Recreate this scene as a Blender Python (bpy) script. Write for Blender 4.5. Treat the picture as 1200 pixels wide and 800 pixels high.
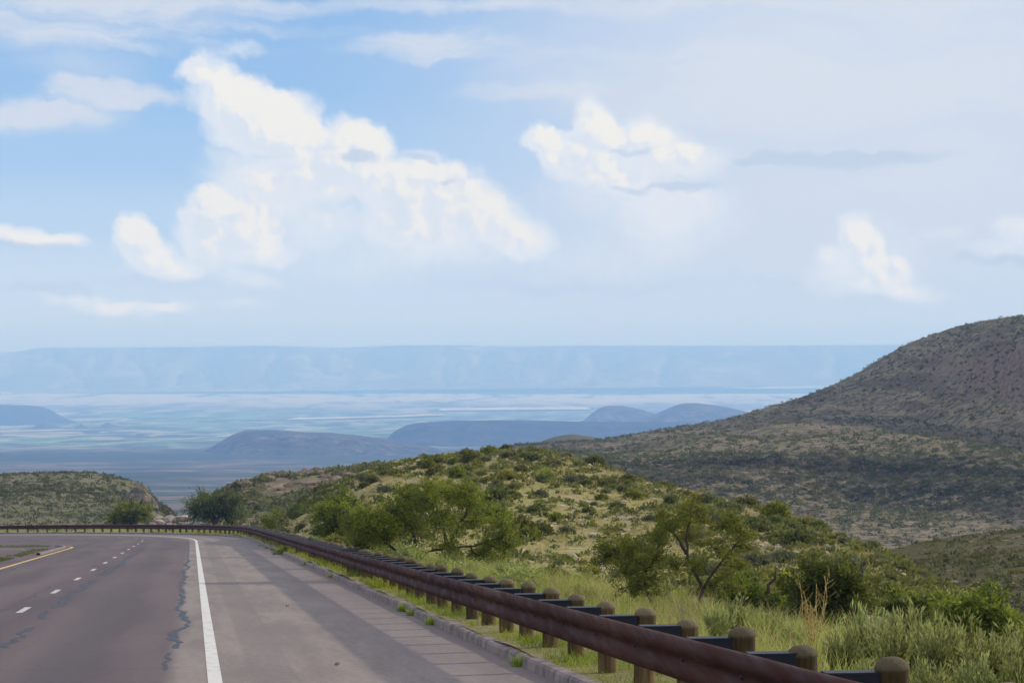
import bpy, math, random
import numpy as np
R = math.radians
for o in list(bpy.data.objects): bpy.data.objects.remove(o)
S = bpy.context.scene
COL = S.collection
rng = np.random.default_rng(7)
random.seed(7)

# ---------------------------------------------------------------- camera
F, HY = 2900.0, 430.0            # focal length and eye level, in pixels of the 1200 px wide frame
cam = bpy.data.cameras.new('Camera')
cam.sensor_width = 36.0; cam.lens = 36.0 * F / 1200.0
cam.clip_start = 0.1; cam.clip_end = 200000
camo = bpy.data.objects.new('Camera', cam); COL.objects.link(camo)
camo.location = (0, 0, 0)
camo.rotation_euler = (R(90) + math.atan((HY - 400) / F), 0, 0)
S.camera = camo

# ---------------------------------------------------------------- view
S.view_settings.view_transform = 'Standard'
S.view_settings.look = 'None'
S.view_settings.exposure = 0.88
S.view_settings.gamma = 1.0
S.view_settings.use_curve_mapping = False
S.cycles.volume_bounces = 1
S.cycles.max_bounces = 7
S.cycles.transmission_bounces = 4
S.cycles.diffuse_bounces = 3

# ---------------------------------------------------------------- sun
SUN_AZ, SUN_EL = 64.0, 22.0      # azimuth to the right of the view, elevation
sd = (math.sin(R(SUN_AZ)) * math.cos(R(SUN_EL)), math.cos(R(SUN_AZ)) * math.cos(R(SUN_EL)), math.sin(R(SUN_EL)))
sun = bpy.data.lights.new('Sun', 'SUN'); sun.energy = 2.1; sun.angle = R(1.6); sun.color = (1.0, 0.89, 0.70)
suno = bpy.data.objects.new('Sun', sun); COL.objects.link(suno)
from mathutils import Vector
suno.rotation_euler = Vector(sd).to_track_quat('Z', 'Y').to_euler()
suno.location = (200, 60, 120)

# ---------------------------------------------------------------- node helper
class NT:
    def __init__(self, tree):
        self.t = tree
    def n(self, typ, **kw):
        nd = self.t.nodes.new(typ)
        for k, v in kw.items(): setattr(nd, k, v)
        return nd
    def put(self, sock, v):
        if v is None: return
        if isinstance(v, bpy.types.NodeSocket): self.t.links.new(v, sock)
        else:
            if hasattr(sock.default_value, '__len__') and not hasattr(v, '__len__'): v = (v,) * len(sock.default_value)
            if hasattr(sock.default_value, '__len__') and len(sock.default_value) == 4 and len(v) == 3: v = (*v, 1)
            sock.default_value = v
    def m(self, op, a, b=None, c=None, clamp=False):
        nd = self.n('ShaderNodeMath', operation=op, use_clamp=clamp)
        self.put(nd.inputs[0], a); self.put(nd.inputs[1], b); self.put(nd.inputs[2], c)
        return nd.outputs[0]
    def v(self, op, a, b=None, c=None):
        nd = self.n('ShaderNodeVectorMath', operation=op)
        self.put(nd.inputs[0], a)
        if b is not None: self.put(nd.inputs[1], b)
        if c is not None: self.put(nd.inputs[2], c)
        return nd.outputs['Value'] if op in ('DOT_PRODUCT', 'LENGTH') else nd.outputs[0]
    def mix(self, f, a, b, blend='MIX'):
        nd = self.n('ShaderNodeMix', data_type='RGBA', blend_type=blend)
        self.put(nd.inputs[0], f); self.put(nd.inputs[6], a); self.put(nd.inputs[7], b)
        return nd.outputs[2]
    def ss(self, x, lo, hi, to0=0.0, to1=1.0):
        nd = self.n('ShaderNodeMapRange', interpolation_type='SMOOTHSTEP')
        self.put(nd.inputs[0], x); self.put(nd.inputs[1], lo); self.put(nd.inputs[2], hi)
        self.put(nd.inputs[3], to0); self.put(nd.inputs[4], to1)
        return nd.outputs[0]
    def noise(self, vec, scale, detail=4, rough=0.55, dist=0.0, dim='3D', out=0):
        nd = self.n('ShaderNodeTexNoise', noise_dimensions=dim)
        self.put(nd.inputs['Vector'], vec); nd.inputs['Scale'].default_value = scale
        nd.inputs['Detail'].default_value = detail; nd.inputs['Roughness'].default_value = rough
        nd.inputs['Distortion'].default_value = dist
        return nd.outputs[out]
    def xyz(self, vec):
        nd = self.n('ShaderNodeSeparateXYZ'); self.put(nd.inputs[0], vec); return nd.outputs
    def comb(self, x, y, z=0.0):
        nd = self.n('ShaderNodeCombineXYZ')
        self.put(nd.inputs[0], x); self.put(nd.inputs[1], y); self.put(nd.inputs[2], z); return nd.outputs[0]
    def attr(self, name, out='Fac'):
        nd = self.n('ShaderNodeAttribute', attribute_name=name); return nd.outputs[out]

# ---------------------------------------------------------------- sky (world): Nishita + clouds by world direction
W = bpy.data.worlds.new('World'); S.world = W; W.use_nodes = True
W.node_tree.nodes.clear()
g = NT(W.node_tree)
sky = g.n('ShaderNodeTexSky', sky_type='NISHITA'); sky.sun_disc = False
sky.sun_elevation = R(SUN_EL); sky.sun_rotation = R(SUN_AZ)
sky.altitude = 1600; sky.air_density = 1.0; sky.dust_density = 0.6; sky.ozone_density = 2.0
d = g.n('ShaderNodeTexCoord').outputs['Generated']
dx, dy, dz = g.xyz(d)
az = g.m('ARCTAN2', dx, dy)
U = g.m('MULTIPLY_ADD', az, 2.9, 0.6)                 # thousands of pixels-worth of arc
V = g.m('MULTIPLY_ADD', g.m('ARCSINE', dz), -2.9, 0.43)
P = g.comb(U, V, 0.0)
CUM = [  # cx, cy, rx, ry, weight : cumulus heaps
 (292,132,58,50,.75),(330,140,52,46,.75),(352,162,34,30,.55),(262,108,46,34,.55),(243,78,40,18,.34),(285,62,30,12,.26),(225,84,24,14,.25),
 (310,205,90,60,.42),(400,170,46,36,.55),(430,180,44,36,.6),(452,172,26,20,.35),(400,205,60,40,.45),(350,240,110,60,.30),
 (462,226,46,40,.62),(488,218,40,32,.5),(505,190,44,20,.42),(530,210,40,34,.5),(560,240,46,38,.55),(585,258,40,32,.5),(612,280,40,28,.42),(520,255,70,40,.40),(470,265,50,26,.4),(540,290,90,34,.26),
 (242,245,36,26,.62),(232,270,34,34,.55),(262,268,38,36,.65),(290,262,30,30,.6),(300,280,28,26,.5),(250,300,70,30,.34),(310,298,38,16,.36),
 (160,272,30,24,.6),(172,290,34,30,.6),(150,282,24,26,.45),(185,312,46,20,.42),(210,320,40,13,.3),(300,328,44,14,.30),
 (18,277,44,16,.6),(60,283,50,12,.55),(-30,282,50,16,.5),
 (70,352,40,12,.30),(120,360,44,15,.38),(165,364,56,12,.40),(215,360,44,11,.32),(290,357,40,9,.26),
 (632,165,32,20,.6),(655,178,36,26,.6),(695,140,30,30,.6),(702,168,34,36,.7),(680,195,54,30,.45),(722,212,40,26,.42),(750,158,46,34,.5),(775,178,56,36,.45),(825,188,50,28,.36),(740,225,130,56,.30),
 (800,262,90,50,.24),(430,290,150,50,.24),(700,300,140,40,.16),
 (1002,272,18,28,.45),(1010,295,24,34,.45),(1030,325,46,30,.46),(985,322,56,34,.32),(1072,348,44,15,.38),(966,297,22,12,.30),(1030,300,80,60,.2),
 (1190,268,40,20,.42),(1170,295,60,18,.28),(1110,275,36,12,.22)]
GREY = [(960,190,110,15,.75),(900,192,44,10,.5),(1040,186,110,9,.5),(800,222,60,7,.7),(735,227,40,6,.5),(428,191,26,9,.8),(496,185,24,7,.7),(525,207,16,6,.5),(740,176,40,5,.5),
 (1170,305,70,10,.6),(60,344,70,12,.45),(30,290,70,7,.5),(620,335,220,12,.35),(180,330,150,10,.3),(900,330,200,9,.25),(320,183,34,5,.3)]
def field(p, blobs):
    acc = 0.0
    for cx, cy, rx, ry, w in blobs:
        iv = (1000 / rx, 1000 / ry, 0)
        q = g.v('MULTIPLY_ADD', p, iv, (-cx / rx, -cy / ry, 0))
        f = g.m('SUBTRACT', 1.0, g.v('DOT_PRODUCT', q, q), clamp=True)
        acc = g.m('MULTIPLY_ADD', f, w * 1.6, acc)
    return acc
wn = g.noise(P, 9.0, 2, .5, 0.0, '2D', 1)
wn2 = g.noise(P, 34.0, 5, .6, 0.0, '2D', 1)
Pw = g.v('ADD', P, g.v('MULTIPLY_ADD', wn, (.040, .034, 0), (-.020, -.017, 0)))
Pw = g.v('ADD', Pw, g.v('MULTIPLY_ADD', wn2, (.020, .018, 0), (-.010, -.009, 0)))
f1 = field(Pw, CUM)
f2 = field(g.v('ADD', Pw, (.014, -.014, 0)), CUM)     # same heaps, probed a little toward the sun
def billow(p):
    a_ = 0.0
    for sc_, wt in ((22., .5), (50., .3), (110., .2)):
        vo = g.n('ShaderNodeTexVoronoi', voronoi_dimensions='2D', feature='SMOOTH_F1')
        g.put(vo.inputs['Vector'], p); vo.inputs['Scale'].default_value = sc_; vo.inputs['Smoothness'].default_value = .25
        a_ = g.m('MULTIPLY_ADD', g.m('SUBTRACT', .75, vo.outputs['Distance']), wt, a_)
    return a_
fb = g.noise(P, 70.0, 5, .62, 0.2, '2D')
Pb = g.v('ADD', P, g.v('MULTIPLY_ADD', wn2, (.016, .014, 0), (-.008, -.007, 0)))
b1 = billow(Pb); b2 = billow(g.v('ADD', Pb, (.007, -.007, 0)))
dens1 = g.m('ADD', g.m('MULTIPLY_ADD', b1, 1.1, g.m('MULTIPLY', fb, .3)), f1)
dens = g.m('ADD', f1, g.m('MULTIPLY_ADD', b1, .55, g.m('MULTIPLY_ADD', fb, .30, -.40)))
sl = g.m('SUBTRACT', f1, f2)
crisp = g.ss(sl, .0, .22)
a_cum = g.ss(dens, .40, g.m('MULTIPLY_ADD', crisp, -.34, 1.20))
a_halo = g.ss(g.m('MULTIPLY_ADD', fb, .35, f1), .18, .95, 0, .88)
slope = g.m('MULTIPLY_ADD', sl, 1.0, g.m('MULTIPLY', g.m('SUBTRACT', b1, b2), 2.2))
sn1 = g.noise(Pb, 30., 4, .6, .2, '2D'); sn2 = g.noise(g.v('ADD', Pb, (.010, -.010, 0)), 30., 4, .6, .2, '2D')
slope = g.m('MULTIPLY_ADD', g.m('SUBTRACT', sn1, sn2), 1.6, slope)
lit = g.ss(g.m('MULTIPLY_ADD', f1, .10, slope), -.25, .75)
f3 = field(Pw, GREY)
a_grey = g.ss(g.m('MULTIPLY_ADD', fb, .6, g.m('SUBTRACT', f3, .30)), .1, 1.0, 0, .7)
# high veil: streaky cirrus, denser to the right and at the top
cs = g.noise(g.v('MULTIPLY', Pw, (2.0, 9.0, 1)), 1.6, 6, .6, 1.2, '2D')
cs2 = g.noise(g.v('MULTIPLY', P, (1.2, 3.0, 1)), 2.3, 4, .55, .6, '2D')
VEIL = [(140,112,95,18,.38),(40,140,95,18,.38),(480,60,90,18,.45),(250,62,120,10,.35),(90,20,300,50,.75),(330,12,400,14,.35),(30,140,150,30,.5),(150,112,110,18,.45),(90,90,110,60,.35),(500,58,170,22,.4),(620,110,120,12,.3),
        (1000,60,600,110,.38),(1150,130,420,150,.45),(850,110,330,60,.4),(950,260,380,110,.25),(700,4,500,18,.4),(350,40,90,10,.35)]
fv = field(Pw, VEIL)
a_veil = g.ss(g.m('ADD', g.m('MULTIPLY', fv, g.m('MULTIPLY_ADD', cs, 1.9, -.25)), g.m('MULTIPLY_ADD', cs2, .3, -.16)), .0, 1.1, 0, .85)
K = 3.52
def kc(c): return tuple(x * K for x in c)
SKYC = [  # height above horizon (in arc units) -> clear-sky tint behind the clouds; whitest and brightest at the horizon
 (0.0, (.74,.84,.96)), (.05, (.72,.825,.96)), (.10, (.67,.795,.96)), (.17, (.53,.70,.93)), (.25, (.40,.61,.90)), (.34, (.32,.54,.87)), (.48, (.22,.45,.82))]
h = g.m('SUBTRACT', .43, V)
col = g.mix(0, kc(SKYC[0][1]), kc(SKYC[0][1]))
for (h0, c0), (h1, c1) in zip(SKYC[:-1], SKYC[1:]):
    col = g.mix(g.ss(h, h0, h1), col, kc(c1))
right = g.ss(U, .30, .95, 0, .85)
low = g.ss(h, .05, .20, 1.1, 1.0)
low2 = g.ss(h, .0, .16, .0, 1.0)
col = g.mix(g.m('MULTIPLY', right, low2), col, kc((.71,.775,.895)))
col = g.mix(a_veil, col, kc((.735,.785,.875)))
ccol = g.mix(lit, kc((.76,.83,.93)), kc((1.0,.96,.88)))
lowv = g.v('SCALE', (1, 1, 1)); lowv.node.inputs['Scale'].default_value = 1
g.put(lowv.node.inputs['Scale'], low)
col = g.mix(a_halo, col, g.v('MULTIPLY', kc((.86,.90,.955)), lowv))
col = g.mix(g.m('MULTIPLY', a_cum, .78), col, g.v('MULTIPLY', ccol, lowv))
col = g.mix(a_grey, col, kc((.55,.65,.82)))
# the low band of atmosphere carries clouds; higher up and behind, Nishita with the added cloud takes over
band = g.ss(dz, .26, .42, 1, 0)
front = g.ss(dy, -.2, .35)
wf = g.m('MULTIPLY', band, front)
# unseen broken cloud over the rest of the dome, added bright for fill light
cn = g.noise(g.v('MULTIPLY', d, (1, 1, 1.8)), 2.6, 6, .6, .4)
cover_ = g.ss(cn, .40, .62, .25, .85)
dome = g.mix(cover_, sky.outputs[0], kc((1.55,1.46,1.36)))
fin = g.mix(wf, dome, col)
bg = g.n('ShaderNodeBackground'); bg.inputs['Strength'].default_value = 0.15
g.put(bg.inputs['Color'], fin)
wo = g.n('ShaderNodeOutputWorld'); g.t.links.new(bg.outputs[0], wo.inputs[0])

# ---------------------------------------------------------------- mesh helpers
def link(o, parent=None):
    COL.objects.link(o)
    if parent is not None: o.parent = parent
    return o
def mk(name, verts, faces, mat, parent=None, smooth=False, uv=None, var=None):
    """verts Nx3; faces list of arrays (each MxK) -> ONE mesh object"""
    me = bpy.data.meshes.new(name)
    verts = np.asarray(verts, dtype=np.float32)
    if isinstance(faces, np.ndarray): faces = [faces]
    faces = [np.asarray(f, dtype=np.int32) for f in faces if len(f)]
    me.vertices.add(len(verts)); me.vertices.foreach_set('co', verts.ravel())
    idx = np.concatenate([f.ravel() for f in faces])
    tot = np.concatenate([np.full(len(f), f.shape[1], np.int32) for f in faces])
    st = np.concatenate([[0], np.cumsum(tot)[:-1]]).astype(np.int32)
    me.loops.add(len(idx)); me.loops.foreach_set('vertex_index', idx)
    me.polygons.add(len(tot)); me.polygons.foreach_set('loop_start', st); me.polygons.foreach_set('loop_total', tot)
    me.update(calc_edges=True); me.validate()
    me.polygons.foreach_set('use_smooth', np.full(len(me.polygons), smooth))
    if uv is not None:
        l = me.uv_layers.new(name='UVMap'); l.data.foreach_set('uv', np.asarray(uv, np.float32)[idx].ravel())
    if var is not None and len(var) == len(me.polygons):
        a = me.attributes.new('var', 'FLOAT', 'FACE'); a.data.foreach_set('value', np.asarray(var, np.float32))
    if mat is not None: me.materials.append(mat)
    o = bpy.data.objects.new(name, me)
    return link(o, parent)
def tag(o, label=None, cat=None, group=None, kind=None):
    if label: o['label'] = label
    if cat: o['category'] = cat
    if group: o['group'] = group
    if kind: o['kind'] = kind
    return o
def empty(name, loc):
    o = bpy.data.objects.new(name, None); o.location = loc; o.empty_display_size = .3
    return link(o)
def gridfaces(nr, nc, off=0):
    i = np.arange((nr - 1) * (nc - 1)); r, c = i // (nc - 1), i % (nc - 1)
    a = r * nc + c + off
    return np.stack([a, a + 1, a + nc + 1, a + nc], 1)
class Acc:
    """collects quads / tris / tubes for one mesh"""
    def __init__(self): self.v = []; self.q = []; self.t = []; self.vq = []; self.vt = []; self.n = 0
    def add(self, v, q=None, t=None, var=0.5):
        v = np.asarray(v, float)
        if q is not None and len(q):
            q = np.asarray(q); self.q.append(q + self.n); self.vq.append(np.broadcast_to(np.asarray(var, float), (len(q),)))
        if t is not None and len(t):
            t = np.asarray(t); self.t.append(t + self.n); self.vt.append(np.broadcast_to(np.asarray(var, float), (len(t),)))
        self.v.append(v); self.n += len(v)
    def tube(self, pts, rad, k=6, var=.5, cap=True):
        pts = np.asarray(pts, float); rad = np.broadcast_to(np.asarray(rad, float), (len(pts),))
        tn = np.gradient(pts, axis=0); tn /= np.linalg.norm(tn, axis=1, keepdims=True) + 1e-9
        ref = np.array([0.31, 0.2, 1.0]) if abs(tn[0][2]) < .9 else np.array([1.0, .1, 0])
        a = np.cross(tn, ref); a /= np.linalg.norm(a, axis=1, keepdims=True) + 1e-9
        b = np.cross(tn, a)
        th = np.arange(k) * 2 * math.pi / k
        ring = pts[:, None, :] + rad[:, None, None] * (np.cos(th)[None, :, None] * a[:, None, :] + np.sin(th)[None, :, None] * b[:, None, :])
        n = len(pts)
        i = np.arange((n - 1) * k); r, c = i // k, i % k
        q = np.stack([r * k + c, r * k + (c + 1) % k, (r + 1) * k + (c + 1) % k, (r + 1) * k + c], 1)
        self.add(ring.reshape(-1, 3), q, var=var)
    def leaves(self, pos, dirs, length, width, var, r=rng):
        """diamond leaf blades: base, side, tip, side"""
        pos = np.asarray(pos, float); n = len(pos)
        if n == 0: return
        dirs = dirs / (np.linalg.norm(dirs, axis=1, keepdims=True) + 1e-9)
        rnd = r.normal(size=(n, 3)); sd_ = np.cross(dirs, rnd); sd_ /= np.linalg.norm(sd_, axis=1, keepdims=True) + 1e-9
        L = np.broadcast_to(np.asarray(length, float), (n,))[:, None]; Wd = np.broadcast_to(np.asarray(width, float), (n,))[:, None]
        up = np.cross(sd_, dirs)
        mid = pos + dirs * L * .5 + up * L * .06
        v = np.stack([pos, mid + sd_ * Wd * .5, pos + dirs * L, mid - sd_ * Wd * .5], 1).reshape(-1, 3)
        q = np.arange(4 * n).reshape(-1, 4)
        self.add(v, q, var=var)
    def box(self, lo, hi, var=.5):
        x0, y0, z0 = lo; x1, y1, z1 = hi
        v = [(x0,y0,z0),(x1,y0,z0),(x1,y1,z0),(x0,y1,z0),(x0,y0,z1),(x1,y0,z1),(x1,y1,z1),(x0,y1,z1)]
        q = [(0,3,2,1),(4,5,6,7),(0,1,5,4),(1,2,6,5),(2,3,7,6),(3,0,4,7)]
        self.add(v, q, var=var)
    def build(self, name, mat, parent=None, smooth=False, origin=None):
        v = np.concatenate(self.v)
        if origin is not None: v = v - np.asarray(origin)
        fs, vr = [], []
        if self.q: fs.append(np.concatenate(self.q)); vr.append(np.concatenate(self.vq))
        if self.t: fs.append(np.concatenate(self.t)); vr.append(np.concatenate(self.vt))
        return mk(name, v, fs, mat, parent, smooth, var=np.concatenate(vr))
# value noise in numpy
def _h(ix, iy, seed):
    n = (ix.astype(np.int64) * 374761393 + iy.astype(np.int64) * 668265263 + seed * 974711) & 0x7fffffff
    n = ((n ^ (n >> 13)) * 1274126177) & 0x7fffffff
    return ((n ^ (n >> 16)) & 0xffff) / 65535.0
def vnoise(x, y, seed=0):
    ix, iy = np.floor(x), np.floor(y); fx, fy = x - ix, y - iy
    fx = fx * fx * (3 - 2 * fx); fy = fy * fy * (3 - 2 * fy)
    a, b = _h(ix, iy, seed), _h(ix + 1, iy, seed); c, e = _h(ix, iy + 1, seed), _h(ix + 1, iy + 1, seed)
    return (a * (1 - fx) + b * fx) * (1 - fy) + (c * (1 - fx) + e * fx) * fy
def fbm(x, y, oct=4, seed=0, gain=.5):
    s = 0; a = 1.0; t = 0
    for k in range(oct):
        s = s + a * (vnoise(x * 2**k, y * 2**k, seed + k * 17) - .5); t += a; a *= gain
    return s / t
def pix(px, py, D): return np.array([(px - 600) / F * D, D, (HY - py) / F * D])

# ---------------------------------------------------------------- materials
def mat_new(name):
    m = bpy.data.materials.new(name); m.use_nodes = True; m.node_tree.nodes.clear()
    return m, NT(m.node_tree)
def out(nt, shader):
    o = nt.n('ShaderNodeOutputMaterial'); nt.t.links.new(shader, o.inputs[0])
def bsdf(nt, col, rough=.8, bump=None, bstr=.3, bdist=.02, spec=.3, metal=0.0):
    b = nt.n('ShaderNodeBsdfPrincipled')
    nt.put(b.inputs['Base Color'], col); nt.put(b.inputs['Roughness'], rough); nt.put(b.inputs['Metallic'], metal)
    b.inputs['Specular IOR Level'].default_value = spec
    if bump is not None:
        bp = nt.n('ShaderNodeBump'); bp.inputs['Strength'].default_value = bstr; bp.inputs['Distance'].default_value = bdist
        nt.put(bp.inputs['Height'], bump); nt.t.links.new(bp.outputs[0], b.inputs['Normal'])
    return b.outputs[0]
def leaf_mat(name, c0, c1, c2=None, trans=.35, rough=.6):
    """c0..c1 by per-leaf variation, some c2 (dry) leaves"""
    m, n = mat_new(name)
    v = n.attr('var')
    info = n.n('ShaderNodeObjectInfo')
    col = n.mix(n.ss(v, .05, .95), c0, c1)
    if c2: col = n.mix(n.ss(v, .9, .98), col, c2)
    hsv = n.n('ShaderNodeHueSaturation'); n.put(hsv.inputs['Color'], col)
    n.put(hsv.inputs['Value'], n.m('MULTIPLY_ADD', info.outputs['Random'], .5, .75))
    n.put(hsv.inputs['Hue'], n.m('MULTIPLY_ADD', info.outputs['Random'], .03, .485))
    col = hsv.outputs[0]
    b = bsdf(n, col, rough, spec=.25)
    tr = n.n('ShaderNodeBsdfTranslucent'); n.put(tr.inputs[0], n.mix(.35, col, (.27,.28,.03)))
    mx = n.n('ShaderNodeMixShader'); mx.inputs[0].default_value = trans
    n.t.links.new(b, mx.inputs[1]); n.t.links.new(tr.outputs[0], mx.inputs[2])
    out(n, mx.outputs[0]); return m
M = {}
M['mesquite'] = leaf_mat('mesquite_leaf', (.052,.074,.007), (.22,.25,.018), (.30,.25,.05), trans=.45)
M['lacy'] = leaf_mat('lacy_leaf', (.070,.105,.013), (.22,.265,.03), (.28,.25,.05), trans=.45)
M['juniper'] = leaf_mat('juniper_leaf', (.034,.058,.009), (.115,.155,.018), trans=.4)
M['olive'] = leaf_mat('olive_leaf', (.06,.07,.018), (.155,.155,.036), (.26,.21,.09))
M['greyleaf'] = leaf_mat('grey_leaf', (.075,.085,.05), (.16,.17,.10), (.22,.19,.12))
M['darkleaf'] = leaf_mat('dark_leaf', (.05,.068,.020), (.13,.155,.040))
M['yellowleaf'] = leaf_mat('yellow_leaf', (.14,.14,.02), (.30,.28,.04), (.36,.28,.06))
M['sage'] = leaf_mat('sage_leaf', (.17,.19,.07), (.34,.36,.14), (.36,.33,.14), trans=.45)
M['forb'] = leaf_mat('forb_leaf', (.19,.23,.06), (.40,.43,.14), (.44,.38,.16))
M['weed'] = leaf_mat('weed_leaf', (.10,.17,.01), (.26,.36,.02), (.35,.30,.05), trans=.45)
M['grass'] = leaf_mat('grass_blade', (.17,.22,.04), (.36,.38,.10), (.42,.29,.16), trans=.4)
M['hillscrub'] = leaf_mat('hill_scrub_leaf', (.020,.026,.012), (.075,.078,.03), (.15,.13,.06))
M['drygrass'] = leaf_mat('dry_tussock_blade', (.22,.18,.07), (.42,.34,.16), (.42,.29,.16))
M['scrub'] = leaf_mat('scrub_leaf', (.045,.055,.022), (.14,.14,.055), (.20,.17,.08))
def simple(name, col, rough=.8, scale=8, amt=.35, bstr=.4, metal=0, spec=.3, c2=None):
    m, n = mat_new(name)
    tc = n.n('ShaderNodeTexCoord').outputs['Object']
    ns = n.noise(tc, scale, 5, .6)
    c = n.mix(n.ss(ns, .3, .7), tuple(x * (1 - amt) for x in col), c2 or tuple(min(1, x * (1 + amt)) for x in col))
    out(n, bsdf(n, c, rough, ns, bstr, .02, spec, metal)); return m
M['bark'] = simple('dark_bark', (.05,.038,.03), .95, 30)
M['twig'] = simple('grey_twig', (.20,.16,.12), .95, 30)
M['drystalk'] = simple('dry_stalk', (.36,.26,.09), .9, 20)
M['brownrock'] = simple('brown_rock', (.15,.105,.076), .95, .5, .5, .8)
M['rock'] = simple('limestone_rock', (.33,.27,.22), .95, 1.2, .4, .8)
M['kerb'] = simple('kerb_concrete', (.17,.14,.135), .9, 3, .4, .15)
M['steel'] = simple('dark_steel_block', (.003,.007,.018), .55, 6, .4, .15, .0, .3)
# guardrail rust
m, n = mat_new('weathering_steel')
tc = n.n('ShaderNodeTexCoord').outputs['Object']
tcs = n.v('MULTIPLY', tc, (1, .008, 1)); a = n.noise(n.v('MULTIPLY', tc, (1, .07, 1)), .9, 5, .6); b_ = n.noise(tcs, 11, 5, .6)
c = n.mix(n.ss(a, .35, .7), (.036,.0115,.0068), (.056,.020,.0115))
c = n.mix(n.ss(b_, .55, .75, 0, .3), c, (.050,.017,.012))
out(n, bsdf(n, c, n.ss(b_, .3, .7, .5, .72), b_, .10, .006, .03)); M['rust'] = m
# timber post
m, n = mat_new('weathered_post_timber')
tc = n.n('ShaderNodeTexCoord').outputs['Object']
a = n.noise(n.v('MULTIPLY', tc, (14, 14, 1.2)), 2.0, 5, .65); b_ = n.noise(tc, 6, 4, .6)
inf = n.n('ShaderNodeObjectInfo')
c = n.mix(n.ss(a, .3, .7), (.045,.028,.012), (.15,.098,.045))
c = n.mix(n.ss(b_, .45, .7, 0, .6), c, (.075,.062,.026))
_, _, oz = n.xyz(tc)
top = n.m('MULTIPLY', n.ss(oz, .84, .90), .75)
c = n.mix(top, c, n.mix(b_, (.075,.06,.035), (.15,.125,.08)))
hs = n.n('ShaderNodeHueSaturation'); n.put(hs.inputs['Color'], c); n.put(hs.inputs['Value'], n.m('MULTIPLY_ADD', inf.outputs['Random'], .5, .7)); 
out(n, bsdf(n, hs.outputs[0], .9, a, .6, .02, .2)); M['post'] = m
# paints
def paint(name, col, under, wear):
    m, n = mat_new(name)
    tc = n.n('ShaderNodeTexCoord').outputs['Object']
    a = n.noise(tc, 5, 6, .7)
    out(n, bsdf(n, n.mix(n.ss(a, wear, wear + .18), col, under), .75, a, .2, .005)); return m
M['white'] = paint('white_line_paint', (.52,.51,.49), (.22,.19,.18), .52)
M['dash'] = paint('dash_paint', (.42,.40,.385), (.19,.165,.155), .50)
M['yellow'] = paint('yellow_line_paint', (.52,.36,.10), (.24,.19,.16), .54)
M['fadedyellow'] = paint('faded_yellow_paint', (.34,.26,.13), (.22,.18,.16), .46)
M['tar'] = simple('crack_sealant', (.010,.012,.022), .55, 4, .4, .2)
# road: UV carries metres across (u) and along (v)
m, n = mat_new('road_pavement')
uv = n.n('ShaderNodeUVMap').outputs[0]
u, vv, _ = n.xyz(uv)
big = n.noise(n.v('MULTIPLY', uv, (.35, .03, 1)), 1.5, 5, .55, .3, '2D')
fine = n.noise(uv, 40, 3, .7, 0, '2D'); med = n.noise(n.v('MULTIPLY', uv, (1, .12, 1)), 1.3, 6, .6, 0, '2D')
lane = n.mix(n.ss(big, .35, .65), (.056,.037,.044), (.084,.058,.059))
for c0, wdt, am in ((-.95, .5, .22), (-2.7, .5, .25), (-4.7, .55, .25), (-6.4, .5, .2)):       # wheel paths worn paler / darker
    w = n.ss(n.m('ABSOLUTE', n.m('SUBTRACT', n.m('MULTIPLY_ADD', big, .6, u), c0 + .3)), .1, wdt + .2, am, 0)
    lane = n.mix(w, lane, (.118,.092,.087))
oil = n.ss(n.m('ABSOLUTE', n.m('SUBTRACT', n.m('MULTIPLY_ADD', med, .5, u), -1.75)), .1, .7, .35, 0)
lane = n.mix(oil, lane, (.062,.048,.06))
sh = n.mix(n.ss(med, .3, .7), (.140,.114,.103), (.195,.163,.145))
sh = n.mix(n.ss(n.m('MULTIPLY_ADD', big, .7, u), 2.2, 3.6, 0, .5), sh, (.142,.114,.124))
edge = n.ss(n.m('MULTIPLY_ADD', med, .12, u), -.62, -.30)
c = n.mix(edge, lane, sh)
r0 = n.m('MULTIPLY', n.ss(n.m('MULTIPLY_ADD', fine, .05, u), .44, .52), n.ss(n.m('MULTIPLY_ADD', fine, .05, u), 1.06, 1.0))
rid = n.m('SINE', n.m('MULTIPLY', vv, 2 * math.pi / .32))
c = n.mix(n.m('MULTIPLY', r0, n.m('MULTIPLY_ADD', rid, .16, .55)), c, (.135,.112,.104))
# joints across the pavement
wob = n.m('MULTIPLY_ADD', n.noise(uv, .6, 3, .5, 0, '2D'), .25, vv)
jn = n.m('ABSOLUTE', n.m('SUBTRACT', n.m('FRACT', n.m('DIVIDE', wob, 9.3)), .5))
jl = n.m('MULTIPLY', n.ss(jn, .003, .008, .55, 0), n.m('MULTIPLY', n.ss(u, -.2, -.6), n.ss(n.noise(uv, .35, 2, .5, 0, '2D'), .40, .55)))
c = n.mix(jl, c, (.035,.028,.032))
st = n.ss(n.noise(n.v('MULTIPLY', uv, (1, .12, 1)), .9, 6, .7, 0, '2D'), .56, .76, 0, .3)
c = n.mix(st, c, (.075,.062,.062))
hs = n.n('ShaderNodeHueSaturation'); n.put(hs.inputs['Color'], c); n.put(hs.inputs['Value'], n.m('MULTIPLY_ADD', n.noise(uv, 9, 6, .85, 0, '2D'), 1.5, .25)); c = hs.outputs[0]
bh = n.m('ADD', n.m('MULTIPLY', fine, .35), n.m('MULTIPLY', n.m('MULTIPLY', rid, r0), 1.2))
out(n, bsdf(n, c, .82, bh, .5, .012, .35)); M['road'] = m
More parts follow.
